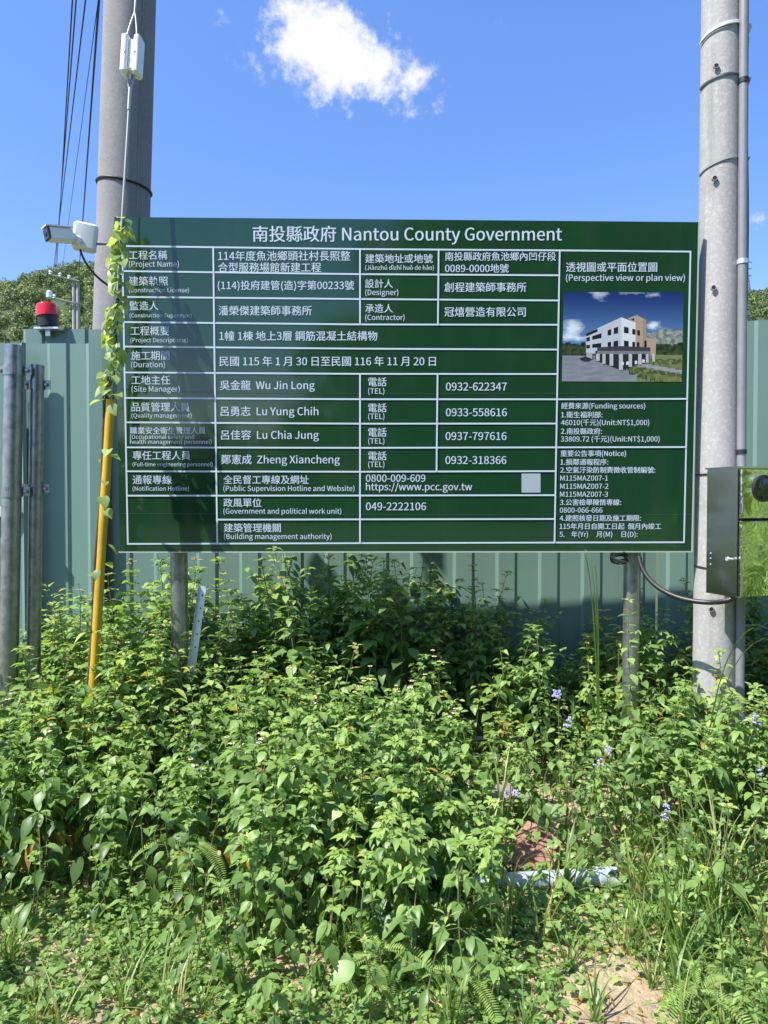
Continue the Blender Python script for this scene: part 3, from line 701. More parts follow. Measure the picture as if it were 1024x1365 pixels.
class Plant:
    def __init__(s): s.leaf = []; s.stem = []; s.flow = []
    def put(s, V, Fm, p, tint): s.leaf.append((V @ Fm.T + p, QL, np.full(len(QL), min(1, max(0, tint))) if np.isscalar(tint) else tint))
    def tube(s, pts, r0, r1, n=4):
        pts = np.asarray(pts); m = len(pts); V = []
        for i, p in enumerate(pts):
            r = r0 + (r1 - r0) * i / max(1, m - 1)
            for j in range(n): a = 2 * math.pi * j / n; V.append(p + [r * math.cos(a), r * math.sin(a), 0])
        Fq = [(i * n + j, i * n + (j + 1) % n, (i + 1) * n + (j + 1) % n, (i + 1) * n + j) for i in range(m - 1) for j in range(n)]
        s.stem.append((np.array(V), np.array(Fq), np.zeros(len(Fq))))
    def petiole(s, a, b, r=.0016):
        d = b - a; x = np.cross(d, [0, 0, 1.]); x = x / (np.linalg.norm(x) + 1e-9) * r; z = np.array([0, 0, r])
        V = np.array([a - x, a + x, b + x * .6, b - x * .6, a - z, a + z, b + z * .6, b - z * .6]); s.stem.append((V, np.array([(0, 1, 2, 3), (4, 5, 6, 7)]), np.zeros(2)))
    def daisy(s, p, r=.014, petals=5, white=True):
        for i in range(petals):
            a = 2 * math.pi * i / petals + rng.uniform(0, .3); V = leaflet(r, r * .75, .1, .1)
            s.flow.append((V @ frame(a, .25).T + p, QL, np.zeros(len(QL))))
        V, Fq, _ = clump(14, r * .38, r * .3); s.flow.append((V + p + [0, 0, .003], Fq, np.ones(len(Fq)))); s.flow[-petals - 1:] = [merge(s.flow[-petals - 1:])]
    def fluff(s, p, r=.014):
        V, Fq, _ = clump(60, r, r * .32, .75); s.flow.append((V + p, Fq, np.full(len(Fq), 2.)))

def leaf_cluster(P, p, az, el, size, tint, kind):
    pet = size * rng.uniform(.30, .55); Fm = frame(az, el, rng.normal(0, .25)); e = p + Fm[:, 1] * pet; P.petiole(p, e)
    fo, dr = rng.uniform(.15, .5), rng.uniform(.1, .45)
    if kind == 'tri':
        el2 = el - rng.uniform(.15, .75); P.put(leaflet(size, size * .55, fo, dr), frame(az, el2, rng.normal(0, .25)), e, tint)
        for sg in (-1, 1):
            k_ = rng.uniform(.62, .82); P.put(leaflet(size * k_, size * k_ * .55, fo, dr), frame(az + sg * rng.uniform(.75, 1.15), el2 + .1 + rng.normal(0, .15), rng.normal(0, .3)), e - Fm[:, 1] * size * .05, tint + rng.normal(0, .04))
    elif kind == 'ovate': P.put(leaflet(size * 1.15, size * .75, fo * .6, dr), frame(az, el - rng.uniform(.1, .8), rng.normal(0, .25)), e, tint)
    elif kind == 'heart': P.put(leaflet(size * 1.1, size * .95, fo * .5, dr * .8, True), frame(az, el - rng.uniform(.2, .8), rng.normal(0, .3)), e, tint)
    elif kind == 'lance': P.put(leaflet(size * 1.3, size * .42, fo, dr), frame(az, el - rng.uniform(0, .5), rng.normal(0, .25)), e, tint)

def weed(H, kind='tri', size=.07, flower=None, bare=.28, branch=True, tone=0., lush=1.):
    P = Plant(); n = max(5, int(H / .054 * lush)); lean = rng.normal(0, .10, 2); cur = rng.normal(0, .06, 2)
    ax = lambda t: np.array([(lean[0] * t + cur[0] * math.sin(3 * t)) * H, (lean[1] * t + cur[1] * math.sin(3 * t)) * H, H * t])
    P.tube([ax(t) for t in np.linspace(0, 1, 6)], .0016 + .0035 * H, .0016)
    a0 = rng.uniform(0, 6.28)
    for i in range(n):
        t = bare + (1 - bare) * (i + rng.uniform(0, .6)) / n; p = ax(min(t, 1)); top = i / (n - 1)
        sz = size * (1.08 - .62 * top**2.2) * rng.uniform(.75, 1.2); el = -.45 + 1.25 * top**1.5 + rng.normal(0, .16)
        tint = .30 + .40 * top**2 + rng.normal(0, .16) + tone
        if kind == 'tri' and H > .4 and top < .35 and rng.random() < .13: tint = rng.uniform(.945, 1)
        for kx in (0, 1):
            if rng.random() < .94: leaf_cluster(P, p, a0 + i * 1.57 + kx * 3.14 + rng.normal(0, .25), el, sz, min(tint, .93) if tint < .94 else tint, kind)
        if branch and H > .35 and .15 < top < .75 and rng.random() < .42:
            az = a0 + i * 1.57 + 1.57 * rng.integers(2); bl_ = H * rng.uniform(.16, .30); d = frame(az, .75)[:, 1]; q = p + d * bl_; P.tube([p, p + d * bl_ * .5 + [0, 0, .01], q], .0018, .001, 3)
            for j in range(3):
                tt = .45 + .275 * j; pp = p + d * bl_ * tt
                for kx in (0, 1): leaf_cluster(P, pp, az + 1.57 + kx * 3.14 + j * 1.57 + rng.normal(0, .2), .25, size * (.8 - .15 * j), min(.93, tint + .1 * j), kind)
    for j in range(4): leaf_cluster(P, ax(1), a0 + j * 1.57, .75, size * .42, min(.93, .72 + tone + rng.normal(0, .08)), kind if kind != 'heart' else 'ovate')
    if flower:
        for j in range(rng.integers(1, 4)):
            az = rng.uniform(0, 6.28); b = ax(1) + frame(az, 1.15)[:, 1] * rng.uniform(.03, .09); P.petiole(ax(1), b, .0012)
            if flower == 'daisy': P.daisy(b, rng.uniform(.011, .016))
            else:
                for _ in range(5): P.fluff(b + rng.normal(0, .009, 3), rng.uniform(.006, .010))
                P.flow[-5:] = [merge(P.flow[-5:])]
    return P
def fern_plant(H, fronds=6, Ln=.2):      # feathery bipinnate weed
    P = Plant(); P.tube([[0, 0, 0], [.01, 0, H * .5], [0, .01, H]], .004, .002); a0 = rng.uniform(0, 6.28)
    for i in range(fronds):
        t = .55 + .45 * i / (fronds - 1); p = np.array([0, .0, H * t]); az = a0 + i * 2.4; el = rng.uniform(.15, .7); Lf = Ln * rng.uniform(.7, 1.15)
        pts = []; e = el; q = p.copy(); m = 30
        for j in range(m + 1):
            pts.append(q.copy()); d = frame(az, e)[:, 1]; q = q + d * Lf / m; e -= .055
        P.tube(pts[::3], .0017, .0009, 3)
        for j in range(2, m + 1):
            d = frame(az, el - .055 * j); ls = Lf * .15 * math.sin(math.pi * min(1, (j + 2) / (m + 4)))**.6
            for sg in (-1, 1):
                Fm = frame(az + sg * 1.22, el - .055 * j * .4 + .12, sg * .0); P.put(leaflet(ls, Lf / m * .74, .1, .12), Fm, pts[j], min(.93, .72 + rng.normal(0, .08)))
    return P
def tuft(n=14, Ln=.35, w=.008, spread=.6, tone=.45):
    P = Plant()
    for i in range(n):
        az = rng.uniform(0, 6.28); el = math.pi / 2 - abs(rng.normal(0, spread * .55)); L_ = Ln * rng.uniform(.5, 1.15); bend = rng.uniform(.5, 1.7); m = 6; q = np.array([rng.normal(0, .012), rng.normal(0, .012), 0]); V = []
        for j in range(m + 1):
            t = j / m; Fm = frame(az, el - bend * t * t, 0); ww = w * (1 - t**2.2) * .5 + .0004
            V += [q - Fm[:, 0] * ww, q + Fm[:, 0] * ww]; q = q + Fm[:, 1] * L_ / m
        V = np.array(V); Fq = np.array([(2 * j, 2 * j + 1, 2 * j + 3, 2 * j + 2) for j in range(m)])
        P.leaf.append((V, Fq, np.full(m, min(1, max(0, tone + rng.normal(0, .2))))))
    return P
def creep(n=26, rad=.14, size=.024, tone=.15):
    P = Plant()
    for i in range(n):
        a = rng.uniform(0, 6.28); r = rad * math.sqrt(rng.random()); p = np.array([r * math.cos(a), r * math.sin(a), rng.uniform(.006, .05)])
        leaf_cluster(P, p, rng.uniform(0, 6.28), rng.uniform(-.1, .6), size * rng.uniform(.7, 1.4), min(.92, .4 + tone + rng.normal(0, .12)), ['tri', 'ovate', 'heart'][rng.integers(3)])
    return P

def emit(lst, name, mats, parent=None, loc=(0, 0, 0), kind=None, flow=False):
    V, Fq, T_ = merge(lst)
    if flow: return np_mesh(name, V, Fq, None, mats, parent, True, loc, midx=T_.astype(int))
    return np_mesh(name, V, Fq, T_, mats, parent, True, loc)
FM = [M['white_petal'], M['yellow_disc'], M['purple'], M['pink']]

# plant height over the verge: columns by direction, rows by distance
HX = np.array([-700, -512, -384, -256, -128, 0, 128, 256, 384, 512, 700]) / F
HYs = np.array([2.0, 2.2, 2.4, 2.7, 3.0, 3.3, 3.6, 3.85, 4.1, 4.4])
HT = np.array([[.2, .14, .0, .24, .40, .40, .24, .0, .02, .22, .2], [.3, .30, .02, .36, .50, .50, .34, .0, .06, .32, .3], [.4, .48, .05, .48, .60, .60, .42, .10, .22, .44, .4], [.5, .60, .46, .66, .70, .66, .46, .14, .34, .52, .5],
               [.6, .68, .72, .74, .72, .68, .50, .38, .48, .58, .6], [.65, .72, .82, .82, .70, .65, .48, .44, .52, .66, .65], [.7, .76, .88, .84, .54, .42, .38, .42, .48, .68, .8], [.75, .78, .92, .90, .60, .48, .48, .50, .62, .78, .9], [.8, .80, .92, .98, 1.16, 1.14, 1.0, .82, .78, .84, .9], [.8, .80, .92, .98, 1.20, 1.16, 1.02, .84, .78, .84, .9]])
def wh(x, y):
    r = x / y; i = min(len(HX) - 2, max(0, np.searchsorted(HX, r) - 1)); j = min(len(HYs) - 2, max(0, np.searchsorted(HYs, y) - 1))
    a = min(1, max(0, (r - HX[i]) / (HX[i + 1] - HX[i]))); b = min(1, max(0, (y - HYs[j]) / (HYs[j + 1] - HYs[j])))
    return (HT[j, i] * (1 - a) + HT[j, i + 1] * a) * (1 - b) + (HT[j + 1, i] * (1 - a) + HT[j + 1, i + 1] * a) * b

protos = {}
for hh in (.2, .35, .55, .75, 1.0):
    protos[hh] = [weed(hh, kd, sz * (.62 if hh < .3 else .8 if hh < .5 else 1), fl, tone=tn, bare=.12 if hh < .5 else .28) for kd, sz, fl, tn in
                  (('tri', .088, None, -.04), ('tri', .076, None, .08), ('tri', .098, 'daisy' if hh > .5 else None, -.08), ('tri', .064, None, .05), ('ovate', .060, None, .02), ('ovate', .070, None, -.06), ('lance', .085, None, .10), ('heart', .058, None, .0))]
leafs, stems, flows = [], [], []
def scatter(P, x, y, s, az, tl=0.):
    Rm = rot_z(az) * s; p = np.array([x, y, ground_z(x, y) - .005])
    for src, dst in ((P.leaf, leafs), (P.stem, stems), (P.flow, flows)):
        for V, Fq, T_ in src: dst.append((V @ Rm.T + p, Fq, T_ if dst is flows else np.where(T_ < .94, np.clip(T_ + tl, 0, .93), T_)))
def premerge(P):
    for nm in ('leaf', 'stem', 'flow'):
        l_ = getattr(P, nm)
        if l_: setattr(P, nm, [merge(l_)])
    return P
for l_ in protos.values():
    for P in l_: premerge(P)
keys = sorted(protos)
cnt = 0
for y in np.arange(2.02, 4.42, .125):
    for x in np.arange(-.72 * y - .25, .72 * y + .6, .125):
        X, Y_ = x + rng.uniform(-.06, .06), y + rng.uniform(-.06, .06); h = wh(X, Y_)
        if h < .07 or rng.random() > min(1, .35 + h * 1.1): continue
        if abs(X - .60) < .14 and 2.74 < Y_ < 3.02 and rng.random() < .75: continue
        patch = mnoise.noise(Vector((X * 1.8, Y_ * 1.8, 9)))
        h *= rng.uniform(.68, 1.15) * (1 + .30 * patch)
        kk = min(keys, key=lambda q: abs(q - h)); pl = protos[kk]
        w_ = rng.random()
        pi = (0, 1, 2, 3)[rng.integers(4)] if w_ < .62 + .3 * patch else (4, 5)[rng.integers(2)] if w_ < .86 else 6 if w_ < .94 else 7
        if X / Y_ > .28: pi = int(rng.choice([0, 1, 3, 4, 5, 6, 7]))
        scatter(pl[pi], X, Y_, h / kk, rng.uniform(0, 6.28), .10 * patch + rng.normal(0, .04)); cnt += 1
cre = [premerge(creep()) for _ in range(5)]
for i in range(800):
    y = rng.uniform(1.95, 3.0); x = rng.uniform(-.7 * y, .7 * y); h = wh(x, y)
    bare_ = h < .085
    if bare_ and rng.random() < .95: continue
    scatter(cre[rng.integers(5)], x, y, rng.uniform(.6, 1.2), rng.uniform(0, 6.28))
wu = emit(leafs, 'undergrowth', M['leaf']); tag(wu, 'tangled mass of leafy green weeds filling the verge below the board', 'undergrowth', kind='stuff')
ws = emit(stems, 'weed_stems', M['stem']); tag(ws, 'thin green stems of the weeds filling the verge', 'weed stems', kind='stuff')
wf = emit(flows, 'wild_flowers', FM, flow=True); tag(wf, 'tiny white and yellow wild flowers scattered over the weeds', 'wild flowers', kind='stuff')
gr = []; tufts = [premerge(tuft(16, .30, .008, .6)), premerge(tuft(12, .42, .009, .5, .55)), premerge(tuft(22, .20, .006, .8, .4)), premerge(tuft(10, .36, .010, .7, .35))]
for i in range(420):
    y = rng.uniform(1.95, 3.3); x = rng.uniform(-.68 * y, .68 * y); r = x / y; h = wh(x, y)
    w_ = .08 + (.62 if r > .34 else .34 if r > .13 and y < 2.6 else .05 if r > .13 else 0) + (.22 if y < 2.45 else 0)
    if h < .05: w_ *= .10
    if rng.random() > w_: continue
    V, Fq, T_ = tufts[rng.integers(4)].leaf[0]; s = rng.uniform(.6, 1.15) * (.7 if y < 2.3 else 1); Rm = rot_z(rng.uniform(0, 6.28)) * s
    gr.append((V @ Rm.T + [x, y, ground_z(x, y) - .004], Fq, np.clip(T_ + rng.normal(0, .1), 0, 1) if rng.random() < .88 else np.full(len(T_), .97)))
tag(emit(gr, 'grass', M['grass']), 'loose tufts of thin grass along the front of the verge', 'grass', kind='stuff')

lit = []
for i in range(420):
    y = rng.uniform(1.95, 2.75); x = rng.uniform(-.66 * y, .66 * y); a = rng.uniform(0, 6.28); ln = rng.uniform(.018, .05)
    V = leaflet(ln, ln * rng.uniform(.15, .55), rng.uniform(-.3, .5), rng.uniform(-.4, .4)); lit.append((V @ frame(a, rng.uniform(-.1, .2), rng.normal(0, .4)).T + [x, y, ground_z(x, y) + .006], QL, np.full(10, rng.choice([.95, .97, .99, 1.]))))
tag(emit(lit, 'leaf_litter', M['leaf']), 'dry yellow and brown fallen leaves on the sandy soil', 'leaf litter', kind='stuff')
peb = []; o8 = np.array([[1, 0, 0], [0, 1, 0], [-1, 0, 0], [0, -1, 0], [.6, .6, .6], [-.6, .6, .65], [-.6, -.6, .6], [.6, -.6, .65]], float)
q8 = np.array([(0, 1, 5, 4), (1, 2, 6, 5), (2, 3, 7, 6), (3, 0, 4, 7), (4, 5, 6, 7)])
for i in range(700):
    y = rng.uniform(1.95, 2.75); x = rng.uniform(-.66 * y, .66 * y); sz = rng.uniform(.0025, .009) * (2 if rng.random() < .08 else 1)
    V = o8 * (1 + rng.uniform(-.25, .25, (8, 3))) * sz * [1, rng.uniform(.6, 1.2), rng.uniform(.5, 1)]; peb.append((V @ rot_z(rng.uniform(0, 6.28)).T + [x, y, ground_z(x, y) - .001], q8, np.zeros(5)))
tag(emit(peb, 'pebbles', M['stone']), 'small loose pebbles and soil crumbs on the sandy ground', 'pebbles', kind='stuff')

# plants that stand out, each a thing
def stand(P, name, label, cat, x, y, s=1., group=None, leafmat='leaf'):
    root = empty(name, (x, y, ground_z(x, y) - .005)); root.scale = (s, s, s); tag(root, label, cat, group)
    if P.stem: emit(P.stem, 'stem', M['stem'], root)
    if P.leaf: emit(P.leaf, 'leaves', M[leafmat], root)
    for fl_ in P.flow: emit([fl_], 'flower_head', FM, root, flow=True)
    return root
def plant_at(px, py, Y, kind, label, size=.075, flower=None, name='leafy_weed', cat='weed', tone=.05, bare=.25, group='tall leafy weeds'):
    q = at(px, py, Y); P = weed(max(.15, q.z), kind, size, flower, bare, tone=tone); tip = P.stem[0][0][-4:].mean(0)
    return stand(P, name, label, cat, q.x - tip[0], Y - tip[1], 1., group)
TW = [(366, 730, 3.60, 'ovate', .075, 'tall dark leafy weed whose tip overlaps the bottom edge of the board'), (388, 880, 3.42, 'ovate', .075, 'weed with drooping pale leaves lit against the shade under the board'), (474, 858, 3.46, 'ovate', .07, 'slim weed with two bright upper leaves under the middle of the board'),
      (522, 918, 3.22, 'tri', .072, 'sunlit weed with a star shaped crown below the board centre'), (838, 800, 3.55, 'ovate', .062, 'upright weed growing in front of the right hand board post'), (958, 868, 3.40, 'tri', .08, 'bushy sunlit weed hiding the foot of the pale pole'),
      (205, 818, 3.55, 'tri', .072, 'tall sunlit weed just left of the left board post'), (716, 842, 3.70, 'ovate', .06, 'small weed standing alone against the fence right of centre'), (612, 950, 3.15, 'ovate', .075, 'weed with wide leaves at the edge of the board shade'),
      (1005, 915, 3.2, 'ovate', .075, 'broad leaved weed at the right edge below the steel box'), (60, 925, 3.2, 'tri', .08, 'leafy weed at the foot of the two steel posts'), (320, 880, 3.35, 'tri', .08, 'sunlit weed in front of the pale leaning metal strip')]
for px, py, Y, kd, sz, lb in TW: plant_at(px, py, Y, kd, lb, sz)
plant_at(108, 800, 3.72, 'tri', 'flowering weed with white heads between the steel posts and the yellow guard', .055, 'daisy')
for px, py, Y, n, Ln, lb in ((255, 1130, 2.62, 6, .24, 'feathery leaved seedling in the weeds left of centre'), (505, 1255, 2.20, 6, .22, 'large feathery leaved weed at the bottom centre'), (622, 1300, 2.12, 6, .20, 'feathery leaved weed right of the largest feathery one'),
                             (930, 1340, 2.08, 5, .22, 'small feathery leaved weed low in the bottom right corner')):
    q = at(px, py, Y); stand(fern_plant(max(.10, q.z), n, Ln), 'feathery_weed', lb, 'weed', q.x, Y, 1., 'feathery leaved weeds')
for px, py, Y, lb in ((745, 934, 3.25, 'lilac flowered weed nearest the board among the purple ones'), (750, 978, 3.15, 'lilac flowered weed just below the one nearest the board'), (801, 1020, 3.05, 'lilac flowered weed with the densest purple heads'), (884, 1098, 2.85, 'lone lilac flowered weed lowest on the right'),
                      (1004, 972, 3.1, 'lilac flowered weed at the right edge, higher one'), (1016, 1040, 2.95, 'lilac flowered weed at the right edge, lower one'), (683, 1072, 2.95, 'lilac flowered weed beside the broken brick')):
    plant_at(px, py, Y, 'ovate', lb, .05, 'fluff', 'lilac_flower', 'wild flower', .02, .2, 'lilac flowered weeds')
def stalk_grass(name, label, px0, py0, px1, py1, Y, w=.010, n=3):
    a, b = at(px0, py0, Y), at(px1, py1, Y); root = empty(name, (a.x, Y, 0)); tag(root, label, 'grass stalk', 'long grass stalks'); lst = []
    for i in range(n):
        V = []; e = b + Vector((rng.normal(0, .05), rng.normal(0, .06), rng.normal(0, .04))); m = 10
        pts = bez((a.x, Y, 0), (a.x + (e.x - a.x) * .1, Y, max(.2, e.z * .8)), (a.x + (e.x - a.x) * .55, Y, e.z * 1.05 + .05), e, m)
        for j, p in enumerate(pts):
            ww = w * (1 - (j / m)**3) * .5 + .0006; V += [np.array(p) - [ww, 0, 0], np.array(p) + [ww, .002, 0]]
        lst.append((np.array(V) - np.array(root.location), np.array([(2 * j, 2 * j + 1, 2 * j + 3, 2 * j + 2) for j in range(m)]), np.full(m, min(1, .5 + rng.normal(0, .15)))))
    emit(lst, 'blades', M['grass'], root)
stalk_grass('grass_stalk', 'tall straight grass stalks under the right part of the board', 800, 860, 775, 745, 3.62, .006, 3)
stalk_grass('grass_stalk', 'long pale grass stem arching to the right edge in front of the pole foot', 935, 900, 1030, 842, 3.25, .0065, 2)
stalk_grass('grass_stalk', 'upright grass blades beside the broken brick', 655, 1180, 664, 1050, 2.8, .013, 5)

# ------------------------------------------------------------------ climbing vine
vine = empty('climbing_vine', gw(gz(760))); tag(vine, 'bright green heart leaved vine climbing the guy wire beside the board', 'vine')
P = Plant(); zt = gz(296)
for zc in np.linspace(gz(770), zt, 60):
    py = None; q = np.array(gw(zc)); lower = zc < zy
    if lower and rng.random() < .62: continue
    for _ in range(1 if lower else 3):
        a = rng.uniform(0, 6.28); sz = rng.uniform(.036, .066) if not lower else rng.uniform(.045, .068)
        b = q + [.012 * math.cos(a), .012 * math.sin(a) - .012, 0]
        az = a if rng.random() < .4 else rng.uniform(-2.6, -.4)
        e = b + frame(az, .3)[:, 1] * rng.uniform(.008, .034); P.petiole(b, e, .0012)
        P.put(leaflet(sz * 1.1, sz, .22, .25, True), frame(az, rng.uniform(-1.1, -.1), rng.normal(0, .4)), e, min(1, max(0, rng.normal(.5, .24))))
spir = [np.array(gw(z)) + [.010 * math.cos(z * 22), .010 * math.sin(z * 22), 0] for z in np.linspace(gz(800), zt, 90)]
P.tube(spir, .004, .0025, 5)
spir = [np.array(gw(z)) + [.014 * math.cos(-z * 17 + 1), .014 * math.sin(-z * 17 + 1), 0] for z in np.linspace(gz(560), zt, 60)]
P.tube(spir, .003, .002, 5)
o0 = np.array(vine.location)
sh_ = lambda l_: [(V - o0, Fq, T_) for V, Fq, T_ in l_]
emit(sh_(P.stem), 'stem', M['woody'], vine); emit(sh_(P.leaf), 'leaves', M['vine'], vine)

# ------------------------------------------------------------------ security camera on the left pole
YC = 3.78
cctv = empty('security_camera', at(112, 330, YC)); tag(cctv, 'white bullet security camera with junction box beside the top left corner of the board', 'camera')
a, b = at(116, 299, YC), at(112, 334, YC); hb = (a - b).z
mb = MB(); Mx = Matrix.Rotation(R(7), 3, 'Y') @ Matrix.Rotation(R(18), 3, 'Z')
mb.bbox(at(113.5, 316.5, YC), (.118, .08, hb * 1.0), .016, Mx); mb.build('junction_box', M['white_pl'], cctv, True)
mb = MB(); c1 = at(80, 313.5, YC - .10); dv = (at(98, 315, YC - .05) - at(64, 312, YC - .14)).normalized()
rot = Vector((1, 0, 0)).rotation_difference(dv).to_matrix()
mb.bbox(c1, (.125, .062, .066), .012, rot); mb.build('camera_body', M['white_pl'], cctv, True)
mb = MB(); mb.bbox(c1 - dv * .064, (.012, .060, .064), .011, rot); mb.build('lens_face', M['glass_dark'], cctv, True)
mb = MB(); mb.lathe(c1 - dv * .069, [(.013, 0), (.013, .004), (.009, .005)], 16, -dv); mb.build('lens', M['black'], cctv, True)
mb = MB(); mb.box(c1 + Vector((0, 0, .036)) - dv * .012, (.14, .07, .005), rot); mb.build('sun_hood', M['white_pl'], cctv)
mb = MB(); s0 = c1 + dv * .062; s1 = at(104, 321, YC - .04); mb.tube([s0, s0.lerp(s1, .5) + Vector((0, 0, -.006)), s1], .014, 12); mb.lathe(s1, [(.022, -.01), (.026, 0), (.022, .012)], 16, dv); mb.build('arm', M['white_pl'], cctv, True)
mb = MB(); mb.tube([at(127, 325, YC + .01), at(152, 326, YC + .02)], .006, 8); mb.build('mount_rod', M['galv'], cctv, True)
mb = MB(); mb.tube(bez(at(107, 333, YC - .01), at(112, 352, YC - .03), at(128, 372, YC - .02), at(152, 385, YC + .02), 16), .006, 8); mb.build('cable', M['black'], cctv, True)

# ------------------------------------------------------------------ red warning beacon on the fence
bc = at(65, 437, 4.46); beacon = empty('warning_light', bc); tag(beacon, 'red warning beacon with black base on top of the green fence', 'warning light')
tilt = Vector((-.10, 0, 1)).normalized(); h1, h2 = (at(63, 422, 4.46) - bc).length, (at(63, 405, 4.46) - bc).length
mb = MB(); mb.lathe(bc, [(.052, .0), (.058, .006), (.060, h1 * .9), (.066, h1)], 32, tilt); mb.build('base', M['black'], beacon, True)
mb = MB(); mb.lathe(bc + tilt * h1, [(.068, 0), (.068, .012), (.061, .014), (.060, (h2 - h1) * .8), (.054, (h2 - h1) * .98), (.03, h2 - h1 + .004)], 32, tilt); mb.build('dome', M['red'], beacon, True)
mb = MB(); mb.box(bc + Vector((0, .01, -.008)), (.15, .10, .012)); mb.box(at(64, 443, 4.462), (.030, .006, .045)); mb.build('bracket', M['steel_strip'], beacon)

# ------------------------------------------------------------------ stainless meter box
BA = R(20); BXM = Matrix.Rotation(BA, 3, 'Z'); fl = at(985, 700, 3.42); zt_, zb_ = at(985, 624, 3.42).z, at(985, 797, 3.42).z
BWd, BD, BHt = .40, .20, zt_ - zb_; bo = Vector((fl.x, 3.42, (zt_ + zb_) / 2))
def bx(a, d, z): return bo + BXM @ Vector((a, d, z))              # along the face, inward, up from the middle
mbox = empty('meter_box', bx(BWd / 2, BD, -BHt / 2)); tag(mbox, 'polished stainless steel meter box with dark round window fixed to the pale pole', 'meter box')
mb = MB(); mb.box(bx(BWd / 2, BD / 2 + .004, 0), (BWd, BD - .008, BHt), BXM); mb.build('body', M['stainless_side'], mbox)
mb = MB(); mb.box(bx(BWd / 2, BD / 2 - .008, BHt / 2 + .004), (BWd + .024, BD + .02, .008), BXM); mb.build('rain_lid', M['stainless_side'], mbox)
zs_ = at(985, 693, 3.42).z - bo.z
for nm, z0, z1 in (('upper_door', zs_ + .008, BHt / 2 - .004), ('lower_door', -BHt / 2 + .002, zs_ - .008)):
    mb = MB(); mb.bbox(bx(BWd / 2, -.006, (z0 + z1) / 2), (BWd - .004, .018, z1 - z0), .004, BXM); dr = mb.build(nm, M['stainless'], mbox, True)
    if nm == 'upper_door':
        wc = bx(.135, -.016, at(1020, 651, 3.45).z - bo.z); nrm = BXM @ Vector((0, -1, 0))
        mb = MB(); mb.lathe(wc, [(.066, -.004), (.066, .008), (.058, .010), (.056, .003)], 36, nrm); mb.build('window_ring', M['black'], dr, True)
        mb = MB(); mb.lathe(wc, [(.057, -.003), (.057, .004), (.04, .008)], 36, nrm); mb.build('window', M['glass_dark'], dr, True)
    mb = MB(); mb.tube([bx(.006, -.017, z0 + .03), bx(.006, -.017, z0 + .10)], .006, 10); mb.build('hinge', M['stainless_side'], dr, True)
mb = MB(); mb.box(bx(BWd / 2, .0, zs_), (BWd - .02, .006, .012), BXM); mb.build('door_gap', M['dark_hole'], mbox)
mb = MB(); q = bx(-.004, .03, at(985, 746, 3.42).z - bo.z); mb.tube([q, q + BXM @ Vector((-.03, 0, .002))], .006, 8); mb.lathe(q + BXM @ Vector((-.03, 0, .002)), [(.010, 0), (.010, .008)], 6, BXM @ Vector((-1, 0, 0))); mb.build('side_bolt', M['steel_strip'], mbox, True)
for zz_ in (-.11, -.135, -.165):
    mb = MB(); mb.lathe(bx(-.0005, BD * .86, zz_), [(.004, 0), (.003, .003)], 8, BXM @ Vector((-1, 0, 0))); mb.build('rivet', M['steel_strip'], mbox, True)
for zz_ in (.1, -.18):
    mb = MB(); mb.box(bx(BWd * .45, BD + .03, zz_), (.10, .06, .05), BXM); mb.build('mounting_bracket', M['galv'], mbox)

# thick black cable from the board post to the box, coil behind the board
mb = MB(); p0 = at(852, 742, 3.72); p3 = bx(.05, .10, -BHt / 2 + .01)
pts = bez(p0, at(858, 782, 3.66), at(900, 802, 3.55), at(945, 803, 3.46), 18) + bez(at(945, 803, 3.46), at(965, 803, 3.44), at(985, 800, 3.46), p3, 10)[1:]
mb.tube(pts, .0125, 12); tag(mb.build('power_cable', M['black'], None, True, loc=p0), 'thick black power cable sagging from the right board post into the steel box', 'cable')
mb = MB()
for i in range(4):
    c_ = at(826, 741 + i * .8, 3.76 + .006 * i); mb.tube([c_ + Vector((.045 * math.cos(t), .012 * math.sin(2 * t + i), -.022 * math.sin(t) - .004 * i)) for t in np.linspace(0, 6.1, 24)], .0035, 6)
tag(mb.build('wire_coil', M['black'], None, True, loc=at(826, 741, 3.76)), 'small loop of thin black wire under the bottom edge of the board', 'wire')

# ------------------------------------------------------------------ small things in the weeds
a, b = at(271, 781, 3.70), at(254, 905, 3.66); mb = MB(); d = (b - a).normalized(); xx = Vector((1, 0, 0)); yy = d.cross(xx).normalized()
mb.add([a - xx * .018, a + xx * .018, b + xx * .020, b - xx * .020, a - xx * .018 + yy * .003, a + xx * .018 + yy * .003, b + xx * .020 + yy * .003, b - xx * .020 + yy * .003],
       [(0, 1, 2, 3), (7, 6, 5, 4), (0, 4, 5, 1), (1, 5, 6, 2), (2, 6, 7, 3), (3, 7, 4, 0)])
mb.add([a - xx * .018, b - xx * .020, b - xx * .020 + yy * .03, a - xx * .018 + yy * .03], [(0, 1, 2, 3)])
strip = mb.build('metal_strip', M['steel_strip'], None, loc=b); tag(strip, 'short pale perforated metal angle strip leaning among weeds beside the left board post', 'metal strip')
for t in (.1, .24, .38, .52, .66):
    mb = MB(); mb.lathe(a.lerp(b, t) + Vector((.003, -.001, 0)), [(.0045, -.002), (.0045, .0025)], 10, (0, -1, 0)); mb.build('hole', M['dark_hole'], strip)
a, b = at(632, 1184, 2.74), at(822, 1170, 2.79); a.z = .042; b.z = .046
pp = empty('plastic_pipe', (a + b) / 2); tag(pp, 'pale blue grey plastic pipe lying on the ground in the weeds', 'pipe')
mb = MB(); mb.lathe(a, [(.026, .004), (.032, 0), (.032, (b - a).length), (.026, (b - a).length - .004), (.026, (b - a).length - .10)], 28, b - a); mb.build('pipe_wall', M['pvc_pale'], pp, True)
mb = MB(); mb.lathe(a.lerp(b, .86), [(.0325, 0), (.0365, .003), (.0365, .06), (.0325, .063)], 28, b - a); mb.build('socket', M['pvc_pale'], pp, True)
